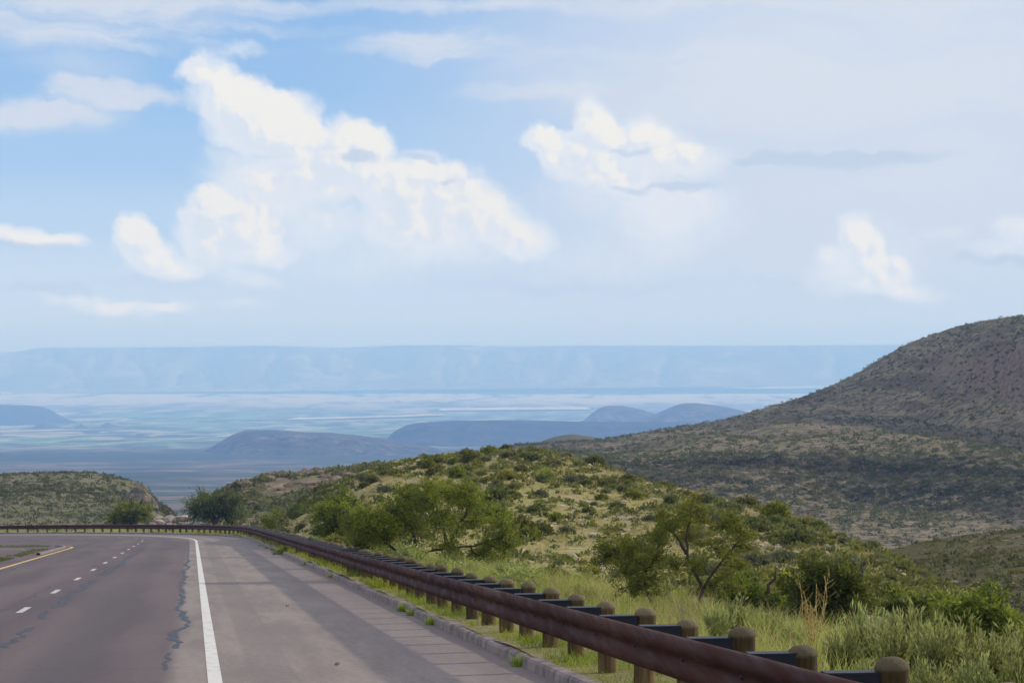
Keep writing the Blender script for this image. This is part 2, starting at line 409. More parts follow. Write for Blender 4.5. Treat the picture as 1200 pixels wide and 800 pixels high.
# terrain materials
def terrain(name, soil, pale, grass, dark, s=1.0, rockcol=None, steep=None, patch=.5, strata=None, hw=.12):
    m, n = mat_new(name)
    tc = n.n('ShaderNodeTexCoord').outputs['Object']
    a = n.noise(tc, .9 * s, 8, .7, .4); b_ = n.noise(tc, .16 * s, 5, .6, .5); c_ = n.noise(tc, 3.2 * s, 5, .7); e = n.noise(tc, .42 * s, 6, .7, .3)
    c = n.mix(n.ss(a, .5 - hw, .5 + hw), soil, pale)
    c = n.mix(n.ss(n.m('MULTIPLY_ADD', b_, .6, n.m('MULTIPLY', c_, .45)), .44, .58, 0, .85), c, grass)
    c = n.mix(n.ss(e, 1.06 - patch, 1.16 - patch, 0, .8), c, dark)
    if strata:
        sn = n.noise(n.v('MULTIPLY', tc, (.012, .012, strata)), 1.0, 5, .6, .3)
        c = n.mix(n.ss(n.m('MULTIPLY_ADD', c_, .2, sn), .56, .70, 0, .75), c, n.mix(n.ss(a, .4, .6), tuple(x * .28 for x in soil), tuple(x * .75 for x in soil)))
    if rockcol:
        geo = n.n('ShaderNodeNewGeometry')
        nz = n.xyz(geo.outputs['True Normal'])[2]
        c = n.mix(n.ss(n.m('MULTIPLY_ADD', c_, .12, nz), steep, steep - .18), c, n.mix(n.ss(a, .4, .6), rockcol, tuple(x * .5 for x in rockcol)))
    h_ = n.m('ADD', a, n.m('MULTIPLY', c_, .5))
    out(n, bsdf(n, c, .95, h_, .9, .35 / s, .1)); return m
M['knoll'] = terrain('knoll_soil', (.245,.20,.095), (.35,.295,.15), (.25,.235,.07), (.15,.15,.045), 2.2, patch=.52, hw=.08)
M['hill'] = terrain('hill_soil', (.145,.108,.068), (.27,.215,.14), (.15,.13,.055), (.036,.036,.022), .75, (.20,.14,.10), .86, patch=.58, strata=.13, hw=.07)
M['lefthill'] = terrain('green_hill_soil', (.13,.12,.07), (.20,.17,.105), (.11,.115,.045), (.045,.055,.026), .8, (.42,.27,.20), .62, patch=.52)
M['darkhill'] = terrain('shaded_slope_soil', (.065,.055,.025), (.13,.115,.075), (.075,.07,.018), (.028,.03,.012), .8, patch=.52)  # the low hill's shade is put into these dark soil tones
M['spur'] = terrain('rocky_spur_soil', (.17,.13,.09), (.28,.23,.17), (.15,.14,.06), (.06,.065,.03), .7, (.36,.22,.15), .80, patch=.5)
M['butte'] = terrain('butte_soil', (.060,.055,.042), (.19,.15,.11), (.045,.055,.035), (.010,.018,.018), .05, (.20,.14,.105), .90, patch=.56, strata=.06, hw=.05)
M['darkmesa'] = terrain('dark_mesa_scrub', (.024,.030,.022), (.07,.062,.045), (.022,.032,.020), (.008,.015,.014), .05, (.10,.08,.06), .88, patch=.55, strata=.06, hw=.07)
M['farmesa'] = terrain('far_mesa_rock', (.20,.17,.14), (.46,.40,.33), (.14,.13,.09), (.03,.035,.03), .006, (.36,.31,.26), .93, patch=.5)
M['cliff'] = terrain('cliff_rock', (.13,.10,.082), (.27,.205,.165), (.10,.09,.055), (.045,.048,.03), .9, patch=.56, strata=.9, hw=.06)
M['verge'] = terrain('verge_soil', (.22,.18,.10), (.30,.25,.15), (.20,.20,.06), (.12,.13,.04), 1.4, patch=.48)
# ground and valley floor: own colours in bands, plus cloud shade painted in
m, n = mat_new('valley_ground')
tc = n.n('ShaderNodeTexCoord').outputs['Object']
gx, gy, gz = n.xyz(tc)
ld = n.m('LOGARITHM', n.m('MAXIMUM', gy, 1.0), 10.0)
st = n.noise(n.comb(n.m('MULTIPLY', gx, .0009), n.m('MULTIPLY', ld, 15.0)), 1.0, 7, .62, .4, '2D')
st2 = n.noise(n.comb(n.m('MULTIPLY', gx, .0050), n.m('MULTIPLY', ld, 42.0)), 1.0, 6, .65, .6, '2D')
fineg = n.noise(tc, .02, 8, .7)
near = n.noise(tc, .7, 6, .7)
c = n.mix(n.ss(st2, .38, .62), (.038,.055,.036), (.19,.145,.105))            # scrub / bare tan
c = n.mix(n.ss(fineg, .42, .6, 0, .7), c, (.035,.045,.025))
c = n.mix(n.ss(st, .52, .60, 0, .85), c, (.020,.040,.030))                  # cloud shade painted as dark green belts
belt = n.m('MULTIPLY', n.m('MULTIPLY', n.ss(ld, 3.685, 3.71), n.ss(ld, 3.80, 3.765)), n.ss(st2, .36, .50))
c = n.mix(n.m('MULTIPLY', belt, .85), c, (.012,.034,.030))                  # teal belt painted in for a cloud shadow
gr = n.m('MULTIPLY', n.m('MULTIPLY', n.ss(ld, 3.80, 3.92), n.ss(ld, 4.25, 4.17)), n.ss(st2, .42, .56))
c = n.mix(n.m('MULTIPLY', gr, .85), c, (.11,.25,.10))                      # green farmland
pl = n.m('MULTIPLY', n.ss(ld, 3.80, 3.9), n.ss(n.m('MULTIPLY_ADD', st2, .55, n.m('MULTIPLY', st, .45)), .50, .57))
c = n.mix(n.m('MULTIPLY', pl, .9), c, (.34,.30,.22))                        # pale fields
salt = n.m('MULTIPLY', n.ss(ld, 4.235, 4.31), n.ss(n.m('MULTIPLY_ADD', st, .5, n.m('MULTIPLY', st2, .5)), .40, .52))
c = n.mix(salt, c, (.48,.42,.36))                                           # salt flats
nm = n.ss(gy, 250, 700, 1, 0)
c = n.mix(nm, c, n.mix(n.ss(near, .4, .6), (.16,.13,.07), (.12,.12,.05)))
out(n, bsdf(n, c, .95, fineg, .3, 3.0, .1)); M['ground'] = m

# ---------------------------------------------------------------- road alignment (white edge line is the reference)
DS = .5
s_ax = np.arange(-30, 460, DS)
H0, S0, SL, RAD = R(7.35), 168.0, 30.0, 165.0
kap = np.clip((s_ax - S0) / SL, 0, 1) / RAD
th = H0 + np.concatenate([[0], np.cumsum(kap[:-1] * DS)])
cx = np.concatenate([[0], np.cumsum(-np.sin(th[:-1]) * DS)]); cy = np.concatenate([[0], np.cumsum(np.cos(th[:-1]) * DS)])
i0 = int(30 / DS)
cx = cx - cx[i0] + .27; cy = cy - cy[i0]
GRADE = .0582
def rp(s, t, dz=0.0):
    s = np.asarray(s, float); t = np.asarray(t, float)
    x = np.interp(s, s_ax, cx); y = np.interp(s, s_ax, cy); a = np.interp(s, s_ax, th)
    return np.stack(np.broadcast_arrays(x + t * np.cos(a), y + t * np.sin(a), -2.0 - GRADE * s + dz), -1)
def nearest(x, y):
    sub = slice(None, None, 4)
    X, Y, T, Ss = cx[sub], cy[sub], th[sub], s_ax[sub]
    s_o = np.empty(len(x)); t_o = np.empty(len(x))
    for i in range(0, len(x), 4000):
        dxx = x[i:i+4000, None] - X; dyy = y[i:i+4000, None] - Y
        k = np.argmin(dxx**2 + dyy**2, 1); j = np.arange(len(k))
        s_o[i:i+4000] = Ss[k]
        t_ = dxx[j, k] * np.cos(T[k]) + dyy[j, k] * np.sin(T[k])
        far = np.abs(t_) < .98 * np.hypot(dxx[j, k], dyy[j, k]) - 3
        t_o[i:i+4000] = np.where(far, 1e4, t_)
    return s_o, t_o
def strip(name, s, ts, dz, mat, kind='structure'):
    s = np.asarray(s, float); nt = len(ts)
    vs = np.concatenate([rp(s, t if np.ndim(t) else np.full(len(s), t), dz)[:, None, :] for t in ts], 1)
    uv = np.stack([np.stack([np.broadcast_to(t, (len(s),)) for t in ts], 1), np.repeat(s[:, None], nt, 1)], -1)
    o = mk(name, vs.reshape(-1, 3), gridfaces(len(s), nt), mat, uv=uv.reshape(-1, 2), smooth=True)
    tag(o, kind=kind); return o
KT = 3.92                                   # kerb face
LEFT = -46.0
ss_ = np.arange(-28, 440, 1.0)
# ---------------------------------------------------------------- ground (one sheet to the horizon)
rb = np.array([0, 75, 150, 300, 500, 800, 1500, 3000, 4000, 5500, 7500, 10000, 14000, 18000, 22000, 24000, 27000.])
zb = np.array([-6, -9.6, -13.5, -23, -36, -54, -92, -142, -166, -200, -235, -262, -285, -285, -248, -232, -225.])
def verge_z(s, t):
    """height above the road of the land right of the kerb"""
    near_ = .14 + .12 * fbm(s / 3.0, t / 2.0, 3, 5)
    d_ = np.interp(t, [KT, 5.5, 9, 13, 18, 30], [0, .02, -.15, -.7, -2.2, -4.5])
    return near_ + d_
def ground_z(x, y):
    r = np.hypot(x, y)
    base = np.interp(r, rb, zb) + np.clip(r * .02, 0, 9) * fbm(x / 60 + 3, y / 60, 3, 3) * .6 + np.clip(r - 600, 0, 4000) * .004 * fbm(x / 900, y / 900, 3, 9)
    s, t = nearest(x, y)
    rz = -2 - GRADE * s
    cor = rz - .45
    wR = np.clip((t - 14) / 14, 0, 1); wL = np.clip((-t - 44) / 30, 0, 1)
    w = np.where(t > 0, wR, wL); w = w * w * (3 - 2 * w)
    z = cor * (1 - w) + np.minimum(base, np.where(t > 500, base, cor + 6)) * w
    return np.where(np.abs(t) > 500, base, z)
rad = np.concatenate([[0.5, 1.2], np.geomspace(2, 26800, 430)])
ang = np.concatenate([np.linspace(-180, -30, 40), np.linspace(-29, -13.3, 30), np.linspace(-13, 13, 330), np.linspace(13.3, 29, 30), np.linspace(30, 180, 40)])
Aa, Rr = np.meshgrid(R(1) * ang, rad, indexing='xy')
gxv, gyv = (Rr * np.sin(Aa)).ravel(), (Rr * np.cos(Aa)).ravel()
gzv = ground_z(gxv, gyv)
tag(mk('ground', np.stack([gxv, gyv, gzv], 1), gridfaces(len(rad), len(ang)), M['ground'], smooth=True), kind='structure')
# verge: the strip of land right of the kerb
tv = np.array([KT + .11, KT + .2, 4.4, 4.8, 5.3, 6, 7, 8, 9, 10.5, 12, 14, 16.5, 20, 24])
vg = []
for t in tv:
    p = rp(ss_, np.full(len(ss_), t)); p[:, 2] += verge_z(ss_, np.full(len(ss_), t))
    if t > 20: p[:, 2] -= 1.5
    vg.append(p)
vg = np.stack(vg, 1)
tag(mk('verge', vg.reshape(-1, 3), gridfaces(len(ss_), len(tv)), M['verge'], smooth=True), kind='structure')
def verge_pt(s, t):
    p = rp(s, t); p[..., 2] += verge_z(np.asarray(s, float), np.asarray(t, float)); return p
# road
strip('road', ss_, [LEFT, -30, -20, -14, -11, -7.3, -3.65, -1, 0, 1, 2, KT + .1], 0.0, M['road'])
# kerb: cast blocks with joints
ka = Acc()
s = -10.0
while s < 420:
    L = 1.98
    e = [s + .012, s + .05, s + L * .35, s + L * .7, s + L - .05, s + L - .012]
    lift = random.uniform(-.012, .012); sh_ = random.uniform(-.012, .012)
    prof = [(-.0, -.05), (.015, .105), (.045, .135), (.175, .14), (.19, -.05)]
    pts = []
    for k, sv in enumerate(e):
        ins = .018 if k in (0, 5) else 0
        for (a_, b_) in prof:
            pts.append(rp(sv, KT + a_ + sh_ + (ins if a_ < .1 else 0), b_ + (lift - ins if b_ > 0 else 0)))
    ka.add(np.array(pts), gridfaces(6, 5))
    for r_ in (0, 5):
        b5 = r_ * 5
        ka.q.append(np.array([[b5, b5 + 1, b5 + 2, b5 + 3]]) + ka.n - 30); ka.vq.append(np.array([.5]))
        ka.t.append(np.array([[b5, b5 + 3, b5 + 4]]) + ka.n - 30); ka.vt.append(np.array([.5]))
    s += L
tag(ka.build('kerb', M['kerb']), kind='structure')
# markings
strip('edge_line', np.arange(-20, 430, 1.), [-.085, .085], .004, M['white'])
da = Acc()
for k in range(-2, 30):
    s0 = 51.1 + k * 12.2
    sv = np.linspace(s0, s0 + 3.0, 4)
    vs = np.stack([rp(sv, -3.83, .004), rp(sv, -3.69, .004)], 1).reshape(-1, 3)
    da.add(vs, gridfaces(4, 2))
tag(da.build('lane_dash_marking', M['dash']), kind='structure')
nose = np.linspace(0, 1, 14)
ys = np.concatenate([np.arange(30, 146, 1.), 146 + 7 * np.sin(nose * math.pi / 2)])
yt = np.concatenate([np.full(116, -7.25), -7.25 - 1.0 * (1 - np.cos(nose * math.pi / 2))])
def ribbon(name, s, t, w, dz, mat):
    p = rp(s, t, dz); d_ = np.gradient(p, axis=0); d_ /= np.linalg.norm(d_, axis=1, keepdims=True)
    nn = np.stack([d_[:, 1], -d_[:, 0], 0 * d_[:, 0]], 1)
    vs = np.stack([p - nn * w / 2, p + nn * w / 2], 1).reshape(-1, 3)
    return tag(mk(name, vs, gridfaces(len(s), 2), mat, smooth=True), kind='structure')
ribbon('median_line', ys, yt, .16, .004, M['yellow'])
ribbon('median_line', np.linspace(60, 112, 30), np.linspace(-10.2, -9.9, 30), .14, .004, M['fadedyellow'])
q_ = np.linspace(0, 1, 10)
ribbon('median_line', 141 + 4 * np.sin(q_ * math.pi / 2), -9.6 - 2.5 * (1 - np.cos(q_ * math.pi / 2)), .14, .004, M['fadedyellow'])
# median kerb pieces (raised concrete)
def kerb_piece(name, s0, s1, t, w, hgt):
    a_ = Acc(); sv = np.arange(s0, s1 + .5, 1.); pr = [(-w / 2, -.05), (-w / 2 + .02, hgt), (w / 2 - .02, hgt), (w / 2, -.05)]
    vs = np.stack([rp(sv, t + x, z) for x, z in pr], 1).reshape(-1, 3)
    a_.add(vs, gridfaces(len(sv), 4)); e = (len(sv) - 1) * 4
    a_.add(vs, [[0, 1, 2, 3], [e + 3, e + 2, e + 1, e]])
    return tag(a_.build(name, M['kerb']), kind='structure')
kerb_piece('median_kerb', 60, 92, -7.75, .35, .12)
ms = np.linspace(122, 153, 32)
ka2 = Acc(); off = -7.6 - np.clip((ms - 146) / 7, 0, 1) ** 2 * .8
pr = [(-.18, -.05), (-.16, .10), (.0, .11), (.03, -.05)]
ka2.add(np.stack([rp(ms, off + x, z) for x, z in pr], 1).reshape(-1, 3), gridfaces(len(ms), 4))
tag(ka2.build('median_kerb', M['kerb']), kind='structure')
# tar-sealed cracks: jagged flat ribbons
ca = Acc()
def crack(s0, s1, t0, t1, w0, w1, gaps=0.0, amp=.12, seed=1):
    r_ = np.random.default_rng(seed)
    sv = np.arange(s0, s1, .18); tt = np.linspace(t0, t1, len(sv)) + amp * (1.3 * fbm(sv / 5., sv * 0 + seed, 2, seed) + .8 * fbm(sv / .9, sv * 0 + seed, 3, seed + 5)) * 2
    w = (w0 + (w1 - w0) * np.clip(fbm(sv / 1.8, sv * 0 + 7.7, 3, seed + 3) * 2 + .5, 0, 1))
    w = .55 * w * np.where(fbm(sv / 3.1, sv * 0 + 3.3, 2, seed + 9) + .5 < gaps, 0.0, 1.0) * r_.uniform(.6, 1.3, len(sv))
    vs = np.stack([rp(sv, tt - w / 2, .003), rp(sv, tt + w / 2, .003)], 1).reshape(-1, 3)
    f = gridfaces(len(sv), 2); ok = (w[:-1] + w[1:]) > .004
    ca.add(vs, f[ok])
crack(24, 36, -.75, -.62, .03, .12, .35, .10, 1)
crack(37, 62, -.52, -.48, .10, .30, .18, .14, 2)
crack(62, 110, -.45, -.50, .12, .30, .25, .12, 3)
crack(110, 190, -.5, -.6, .08, .2, .3, .1, 4)
crack(36, 75, -3.05, -3.1, .10, .34, .36, .22, 5)
crack(75, 150, -3.1, -3.0, .16, .45, .42, .20, 6)
crack(40, 74, -4.2, -4.1, .05, .16, .45, .12, 7)
crack(88, 112, -7.0, -5.6, .06, .2, .4, .2, 9)
tag(ca.build('crack_sealant', M['tar']), kind='structure')

# ---------------------------------------------------------------- lofted hills
def curve(pts, px):
    a_ = np.array(pts, float)
    return np.interp(px, a_[:, 0], a_[:, 1]), np.interp(px, a_[:, 0], a_[:, 2])
def smooth1(a_, k):
    if k < 1: return a_
    ker = np.hanning(2 * k + 3)[1:-1]; ker /= ker.sum()
    return np.convolve(np.pad(a_, k, mode='edge'), ker, 'valid')
class Hill:
    def __init__(self, name, x0, x1, curves, ncol, nrow, mat, amp, scale, sm=3, seed=1, back=None, gully=0.0, gsc=20.):
        px = np.linspace(x0, x1, ncol)
        rows = []
        for c_ in curves:
            py, D = curve(c_, px); k = max(1, int(sm))
            rows.append(pix(smooth1(px, 0), smooth1(py, k), smooth1(D, k)).T)
        if back:
            c_ = rows[-1].copy(); f_ = (c_[:, 1] + back[0]) / c_[:, 1]
            b1 = c_.copy(); b1[:, :2] *= (1 + (f_[:, None] - 1) * .35); b1[:, 2] = np.minimum(c_[:, 2], c_[:, 2] * b1[:, 1] / c_[:, 1]) - back[1] * .15; rows.append(b1)
            b2 = c_.copy(); b2[:, :2] *= f_[:, None]; b2[:, 2] = np.minimum(c_[:, 2], c_[:, 2] * f_) - back[1]; rows.append(b2)
        rows = np.stack(rows, 0)                       # ncurves, ncol, 3
        nc = len(rows); u_ = np.linspace(0, nc - 1, nrow)
        # Catmull-Rom across curves
        i = np.clip(u_.astype(int), 0, nc - 2); f = (u_ - i)[:, None, None]
        g0, g1, g2, g3 = rows[np.clip(i - 1, 0, nc - 1)], rows[i], rows[i + 1], rows[np.clip(i + 2, 0, nc - 1)]
        p = .5 * ((2 * g1) + (-g0 + g2) * f + (2 * g0 - 5 * g1 + 4 * g2 - g3) * f**2 + (-g0 + 3 * g1 - 3 * g2 + g3) * f**3)
        p[..., 2] += amp * 2 * fbm(p[..., 0] / scale, p[..., 1] / scale, 5, seed, .55)
        e_ = np.minimum(np.arange(ncol), ncol - 1 - np.arange(ncol)) / (.06 * ncol); e_ = np.clip(1 - e_, 0, 1) ** 2
        p[..., 2] -= e_[None, :] * p[..., 1] * .012
        if gully:
            fr_ = u_ / (len(curves) - 1); env = (np.clip(fr_ * 2.5, 0, 1) * np.clip((1 - fr_) * 3, 0, 1))[:, None]
            rid = np.abs(fbm(p[..., 0] / gsc + 40, p[..., 1] / (gsc * 3), 3, seed + 50)) * 2
            p[..., 2] -= gully * env * np.clip(.5 - rid * 1.6, 0, 1)
        self.p = p; self.ncol, self.nrow = ncol, nrow
        self.nfront = len(curves) - 1; self.nc = nc
        self.o = tag(mk(name, p.reshape(-1, 3), gridfaces(nrow, ncol)[:, ::-1], mat, smooth=True), kind='structure')
    def at(self, a_, b_):
        """a: 0..1 across, b: 0..1 from foot to crest"""
        c = np.clip(a_, 0, .999) * (self.ncol - 1); r = np.clip(b_, 0, .999) * (self.nrow - 1) * self.nfront / (self.nc - 1)
        ci, ri = c.astype(int), r.astype(int); fc, fr = (c - ci)[..., None], (r - ri)[..., None]
        P_ = self.p
        return (P_[ri, ci] * (1 - fc) + P_[ri, np.minimum(ci + 1, self.ncol - 1)] * fc) * (1 - fr) + (P_[np.minimum(ri + 1, self.nrow - 1), ci] * (1 - fc) + P_[np.minimum(ri + 1, self.nrow - 1), np.minimum(ci + 1, self.ncol - 1)] * fc) * fr
knoll = Hill('knoll', 290, 1250, [
 [(290,665,115),(440,665,88),(600,695,72),(800,725,64),(1000,740,62),(1110,750,65),(1250,790,70)],
 [(290,645,135),(340,632,135),(440,608,115),(600,615,108),(800,655,92),(1000,695,78),(1110,724,78),(1250,780,80)],
 [(290,635,150),(340,612,150),(400,580,150),(440,563,150),(600,552,142),(700,570,135),(800,603,118),(1000,657,92),(1110,704,90),(1250,775,90)],
 [(290,632,172),(330,606,172),(360,588,172),(400,564,170),(440,548,170),(470,539,170),(530,531,168),(590,528,165),(640,530,160),(700,545,152),(740,559,146),(800,575,136),(860,590,126),(920,606,116),(960,621,110),(1010,640,105),(1060,662,100),(1110,692,97),(1160,726,95),(1250,770,95)],
 ], 380, 190, M['knoll'], .28, 7.0, 3, 11, (60, 6))
hill = Hill('hill', 540, 1700, [
 [(540,570,560),(700,625,470),(850,665,440),(1000,710,420),(1200,730,400),(1700,740,330)],
 [(540,552,600),(700,585,580),(850,595,580),(1000,600,585),(1200,610,560),(1700,610,420)],
 [(540,540,640),(700,545,620),(850,545,618),(1000,548,622),(1200,558,595),(1700,565,450)],
 [(540,532,700),(700,526,660),(850,518,655),(950,514,655),(1000,513,660),(1200,524,630),(1700,530,480)],
 [(540,529,840),(700,519,860),(850,497.5,880),(950,489,880),(1000,487,880),(1200,494,770),(1700,500,540)],
 [(540,528,930),(700,517.5,940),(850,494,960),(950,470,950),(1000,453,945),(1080,421,945),(1200,401,830),(1700,370,580)],
 [(540,527,1000),(640,522,1000),(700,516.5,1000),(760,508.5,1010),(820,498,1015),(870,488,1020),(910,476,1020),(950,462,1020),(1000,440,1020),(1040,416,1020),(1060,405,1020),(1080,397,1020),(1120,383,1000),(1160,375,970),(1200,368.5,930),(1300,357,840),(1500,345,720),(1700,350,630)],
 ], 480, 280, M['hill'], .75, 26.0, 3, 23, (350, 60), 5.5, 55.0)
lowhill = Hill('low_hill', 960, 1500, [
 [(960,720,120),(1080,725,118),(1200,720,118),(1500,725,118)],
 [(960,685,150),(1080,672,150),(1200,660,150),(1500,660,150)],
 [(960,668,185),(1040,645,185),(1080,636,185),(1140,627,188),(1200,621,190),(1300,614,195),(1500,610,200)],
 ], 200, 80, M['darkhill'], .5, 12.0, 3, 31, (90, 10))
lefthill = Hill('green_hill', -320, 232, [
 [(-320,650,330),(0,650,330),(150,650,330),(232,640,330)],
 [(-320,612,400),(0,610,400),(100,606,400),(160,602,405),(200,612,405),(232,622,405)],
 [(-320,580,460),(0,580,460),(100,578,470),(150,581,480),(176,590,480),(200,606,480),(232,619,480)],
 [(-320,566,500),(0,567,500),(100,563,500),(146,568,500),(168,584,492),(180,592,488),(200,605,490),(232,618,490)],
 [(-320,560,560),(-100,557,560),(0,556,560),(60,553,560),(110,553.5,560),(140,559,550),(155,563,530),(172,569,505),(178,580,500),(190,591,500),(205,601,500),(232,617,500)],
 ], 260, 130, M['lefthill'], .9, 22.0, 1, 41, (160, 30), 1.5, 30.)
Hill('rock_cliff', 142, 188, [
 [(142,596,474),(188,598,474)], [(142,592,476),(152,587,476),(168,587,476),(188,596,476)],
 [(142,588,479),(150,578,479),(156,573,479),(163,572,479),(170,575,479),(177,583,479),(188,595,479)]], 80, 40, M['cliff'], 1.0, 2.5, 1, 45, (24, 6), 1.4, 2.2)
spur = Hill('rocky_spur', 240, 520, [
 [(240,630,260),(300,625,260),(400,620,260),(520,610,260)],
 [(240,604,300),(280,596,300),(340,590,300),(420,580,300),(520,570,300)],
 [(240,592,318),(268,582,318),(290,574,318),(330,568,318),(400,562,318),(520,555,318)],
 [(240,590,330),(262,581,326),(274,573,326),(300,563,328),(330,557,332),(400,551,340),(460,544,345),(520,540,350)],
 ], 200, 90, M['spur'], .8, 8.0, 1, 51, (120, 14), .8, 10.)
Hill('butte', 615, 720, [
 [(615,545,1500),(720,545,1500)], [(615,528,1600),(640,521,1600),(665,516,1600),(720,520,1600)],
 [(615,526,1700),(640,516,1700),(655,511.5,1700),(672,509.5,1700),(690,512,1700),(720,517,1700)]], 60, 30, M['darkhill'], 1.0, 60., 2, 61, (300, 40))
Hill('butte', 190, 620, [
 [(190,552,5300),(300,552,5300),(620,552,5300)],
 [(190,542,5650),(260,529,5650),(300,520,5650),(340,516,5650),(390,518,5650),(440,523,5650),(520,532,5650),(620,542,5650)],
 [(190,540,6100),(236,531,6100),(254,521,6100),(272,511,6100),(290,505,6100),(315,503.5,6100),(340,503.5,6100),(360,506,6100),(390,506.5,6120),(440,512.5,6150),(480,519,6150),(520,526.5,6150),(620,540,6150)]],
 240, 80, M['butte'], 8., 190., 1, 71, (900, 60), 26., 150.)
Hill('mesa', 430, 1000, [
 [(430,529,6975),(600,529,6975),(1000,529,6975)],
 [(430,519,7275),(470,512,7275),(520,506,7275),(600,506,7275),(800,508,7275),(1000,508,7275)],
 [(430,518,7500),(447,515,7500),(462,506,7500),(476,499,7500),(490,496,7500),(530,493,7500),(600,492,7500),(680,494.5,7500),(780,496,7500),(1000,497,7500)]],
 160, 50, M['darkmesa'], 6., 700., 1, 81, (2500, 70), 14., 500.)
def pale_strip(name, pts, wid, seed, mat):
    """a dry pale strip lying on the plain; pts are (x, y) on the ground in metres"""
    pts = np.array(pts, float); n_ = 160; k_ = np.linspace(0, len(pts) - 1, n_)
    x_ = np.interp(k_, np.arange(len(pts)), pts[:, 0]); y_ = np.interp(k_, np.arange(len(pts)), pts[:, 1])
    y_ = y_ + 2.2 * wid * fbm(x_ / (wid * 6), x_ * 0 + seed, 4, seed)
    w_ = wid * np.clip(.55 + 2.2 * fbm(x_ / (wid * 2.5), x_ * 0 + seed + 9, 4, seed), .02, 1.2)
    v_ = np.stack([np.stack([x_, y_ - w_ / 2], 1), np.stack([x_, y_ + w_ / 2], 1)], 1).reshape(-1, 2)
    z_ = np.interp(np.hypot(v_[:, 0], v_[:, 1]), rb, zb) + 9.0
    tag(mk(name, np.column_stack([v_, z_]), gridfaces(n_, 2), mat), kind='structure')
M['palesand'] = simple('pale_dry_sand', (.50,.44,.33), .95, .004, .25, .1)
def onplain(px_, D_): return ((px_ - 600) / F * D_, D_)
pale_strip('dry_wash', [onplain(10, 6350), onplain(70, 6700), onplain(150, 7500), onplain(220, 8200), onplain(285, 8900)], 480, 3, M['palesand'])
pale_strip('pale_field', [onplain(-10, 9900), onplain(45, 10100), onplain(110, 10200)], 300, 5, M['palesand'])
pale_strip('pale_field', [onplain(340, 13000), onplain(440, 13800), onplain(520, 14500)], 700, 6, M['palesand'])
pale_strip('pale_field', [onplain(515, 16200), onplain(600, 16400), onplain(690, 16700)], 1300, 7, M['palesand'])
pale_strip('pale_field', [onplain(800, 15500), onplain(900, 15800), onplain(980, 16000)], 900, 8, M['palesand'])
Hill('butte', 660, 800, [
 [(660,514,9450),(800,514,9450)], [(660,498,9675),(700,490,9600),(740,489,9675),(800,495,9675)],
 [(660,497,9900),(684,493,9900),(693,485,9900),(702,478.5,9900),(712,476,9900),(730,476.5,9900),(750,480,9900),(766,485,9900),(800,492,9900)]], 80, 40, M['butte'], 7., 500., 1, 91, (1200, 80), 12., 400.)
Hill('butte', 735, 960, [
 [(735,519,8475),(960,519,8475)], [(735,497,8700),(780,489,8625),(820,485,8700),(880,490,8700),(960,496,8700)],
 [(735,496,9000),(756,491,9000),(772,484,9000),(788,477,9000),(800,473.5,9000),(815,473,9000),(840,476,9000),(866,481,9000),(900,488,9000),(960,494,9000)]], 100, 40, M['butte'], 7., 500., 1, 95, (1200, 80), 12., 400.)
Hill('mesa', -260, 125, [
 [(-260,505,11400),(125,505,11400)], [(-260,490,11900),(30,489,11900),(60,496,11900),(125,506,11900)],
 [(-260,474,12500),(0,475,12500),(30,475.5,12500),(50,477,12500),(60,481,12500),(70,487,12500),(84,493,12500),(125,504,12500)]], 130, 40, M['darkmesa'], 6., 500., 1, 101, (2000, 90), 20., 400.)
for (a0, b0, c0, d0, hh) in ((32, 46, 58, 84, 493.5), (70, 92, 98, 118, 495.5), (106, 122, 130, 168, 494)):
    Hill('butte', a0, d0, [[(a0,511,10500),(d0,511,10500)], [(a0,507,10750),((b0+c0)/2,500,10750),(d0,507,10750)],
      [(a0,505,11000),(b0,hh+2.5,11000),((b0+c0)/2,hh,11000),(c0,hh+2.5,11000),(d0,505,11000)]], 50, 24, M['butte'], 2., 200., 1, int(a0), (400, 60))
Hill('far_mesa', -900, 2000, [
 [(-900,461,22445),(0,461,22445),(400,457,22445),(1000,452,22445),(2000,450,22445)],
 [(-900,448,23584),(0,448,23584),(600,444,23584),(2000,440,23584)],
 [(-900,425,24321),(0,425,24321),(600,423,24321),(2000,421,24321)],
 [(-900,414,24723),(0,414,24723),(600,413,24723),(2000,411,24723)],
 [(-900,412,24991),(0,412.5,24991),(25,411.5,24991),(38,408.5,24991),(60,407,24991),(150,407,24991),(240,406,24991),(300,405,24991),(400,407,24991),(480,404.3,24991),(540,404.5,24991),(600,406.3,24991),(700,405,24991),(900,405,24991),(1050,404,24991),(2000,404,24991)],
 ], 520, 90, M['farmesa'], 5., 1500., 1, 111, (3000, 200), 300., 420.)

# ---------------------------------------------------------------- guardrail
GS0, GSP, NPOST = 9.51, 2.33, 100
RT, PT = 3.97, 4.47                     # rail face and post centre, metres right of the white line
gr = tag(empty('guardrail', rp(15., PT, .14)), 'rusty brown steel guardrail on round timber posts running along the kerb and round the bend', 'guardrail')
org = np.array(gr.location)
prof = np.array([(.015,.882),(-.03,.879),(-.062,.860),(-.082,.825),(-.086,.788),(-.068,.752),(-.028,.722),(-.016,.698),(-.020,.672),(-.044,.640),(-.058,.605),(-.060,.570),(-.050,.538),(-.02,.512),(.012,.500)])
inner = prof[::-1] + np.array([.012, 0]); inner[-1, 1] -= .010
loop = np.concatenate([prof, inner])
sr = np.arange(2.0, 430, 1.25)
wv = .004 * fbm(sr / 4, sr * 0, 3, 77)
lap = np.where((np.arange(len(sr)) % 12) < 1, .010, 0)
vs = np.stack([rp(sr, RT + a_ + wv - lap, b_ + wv) for a_, b_ in loop], 1)
k = len(loop)
ii = np.arange((len(sr) - 1) * k); rr, cc = ii // k, ii % k
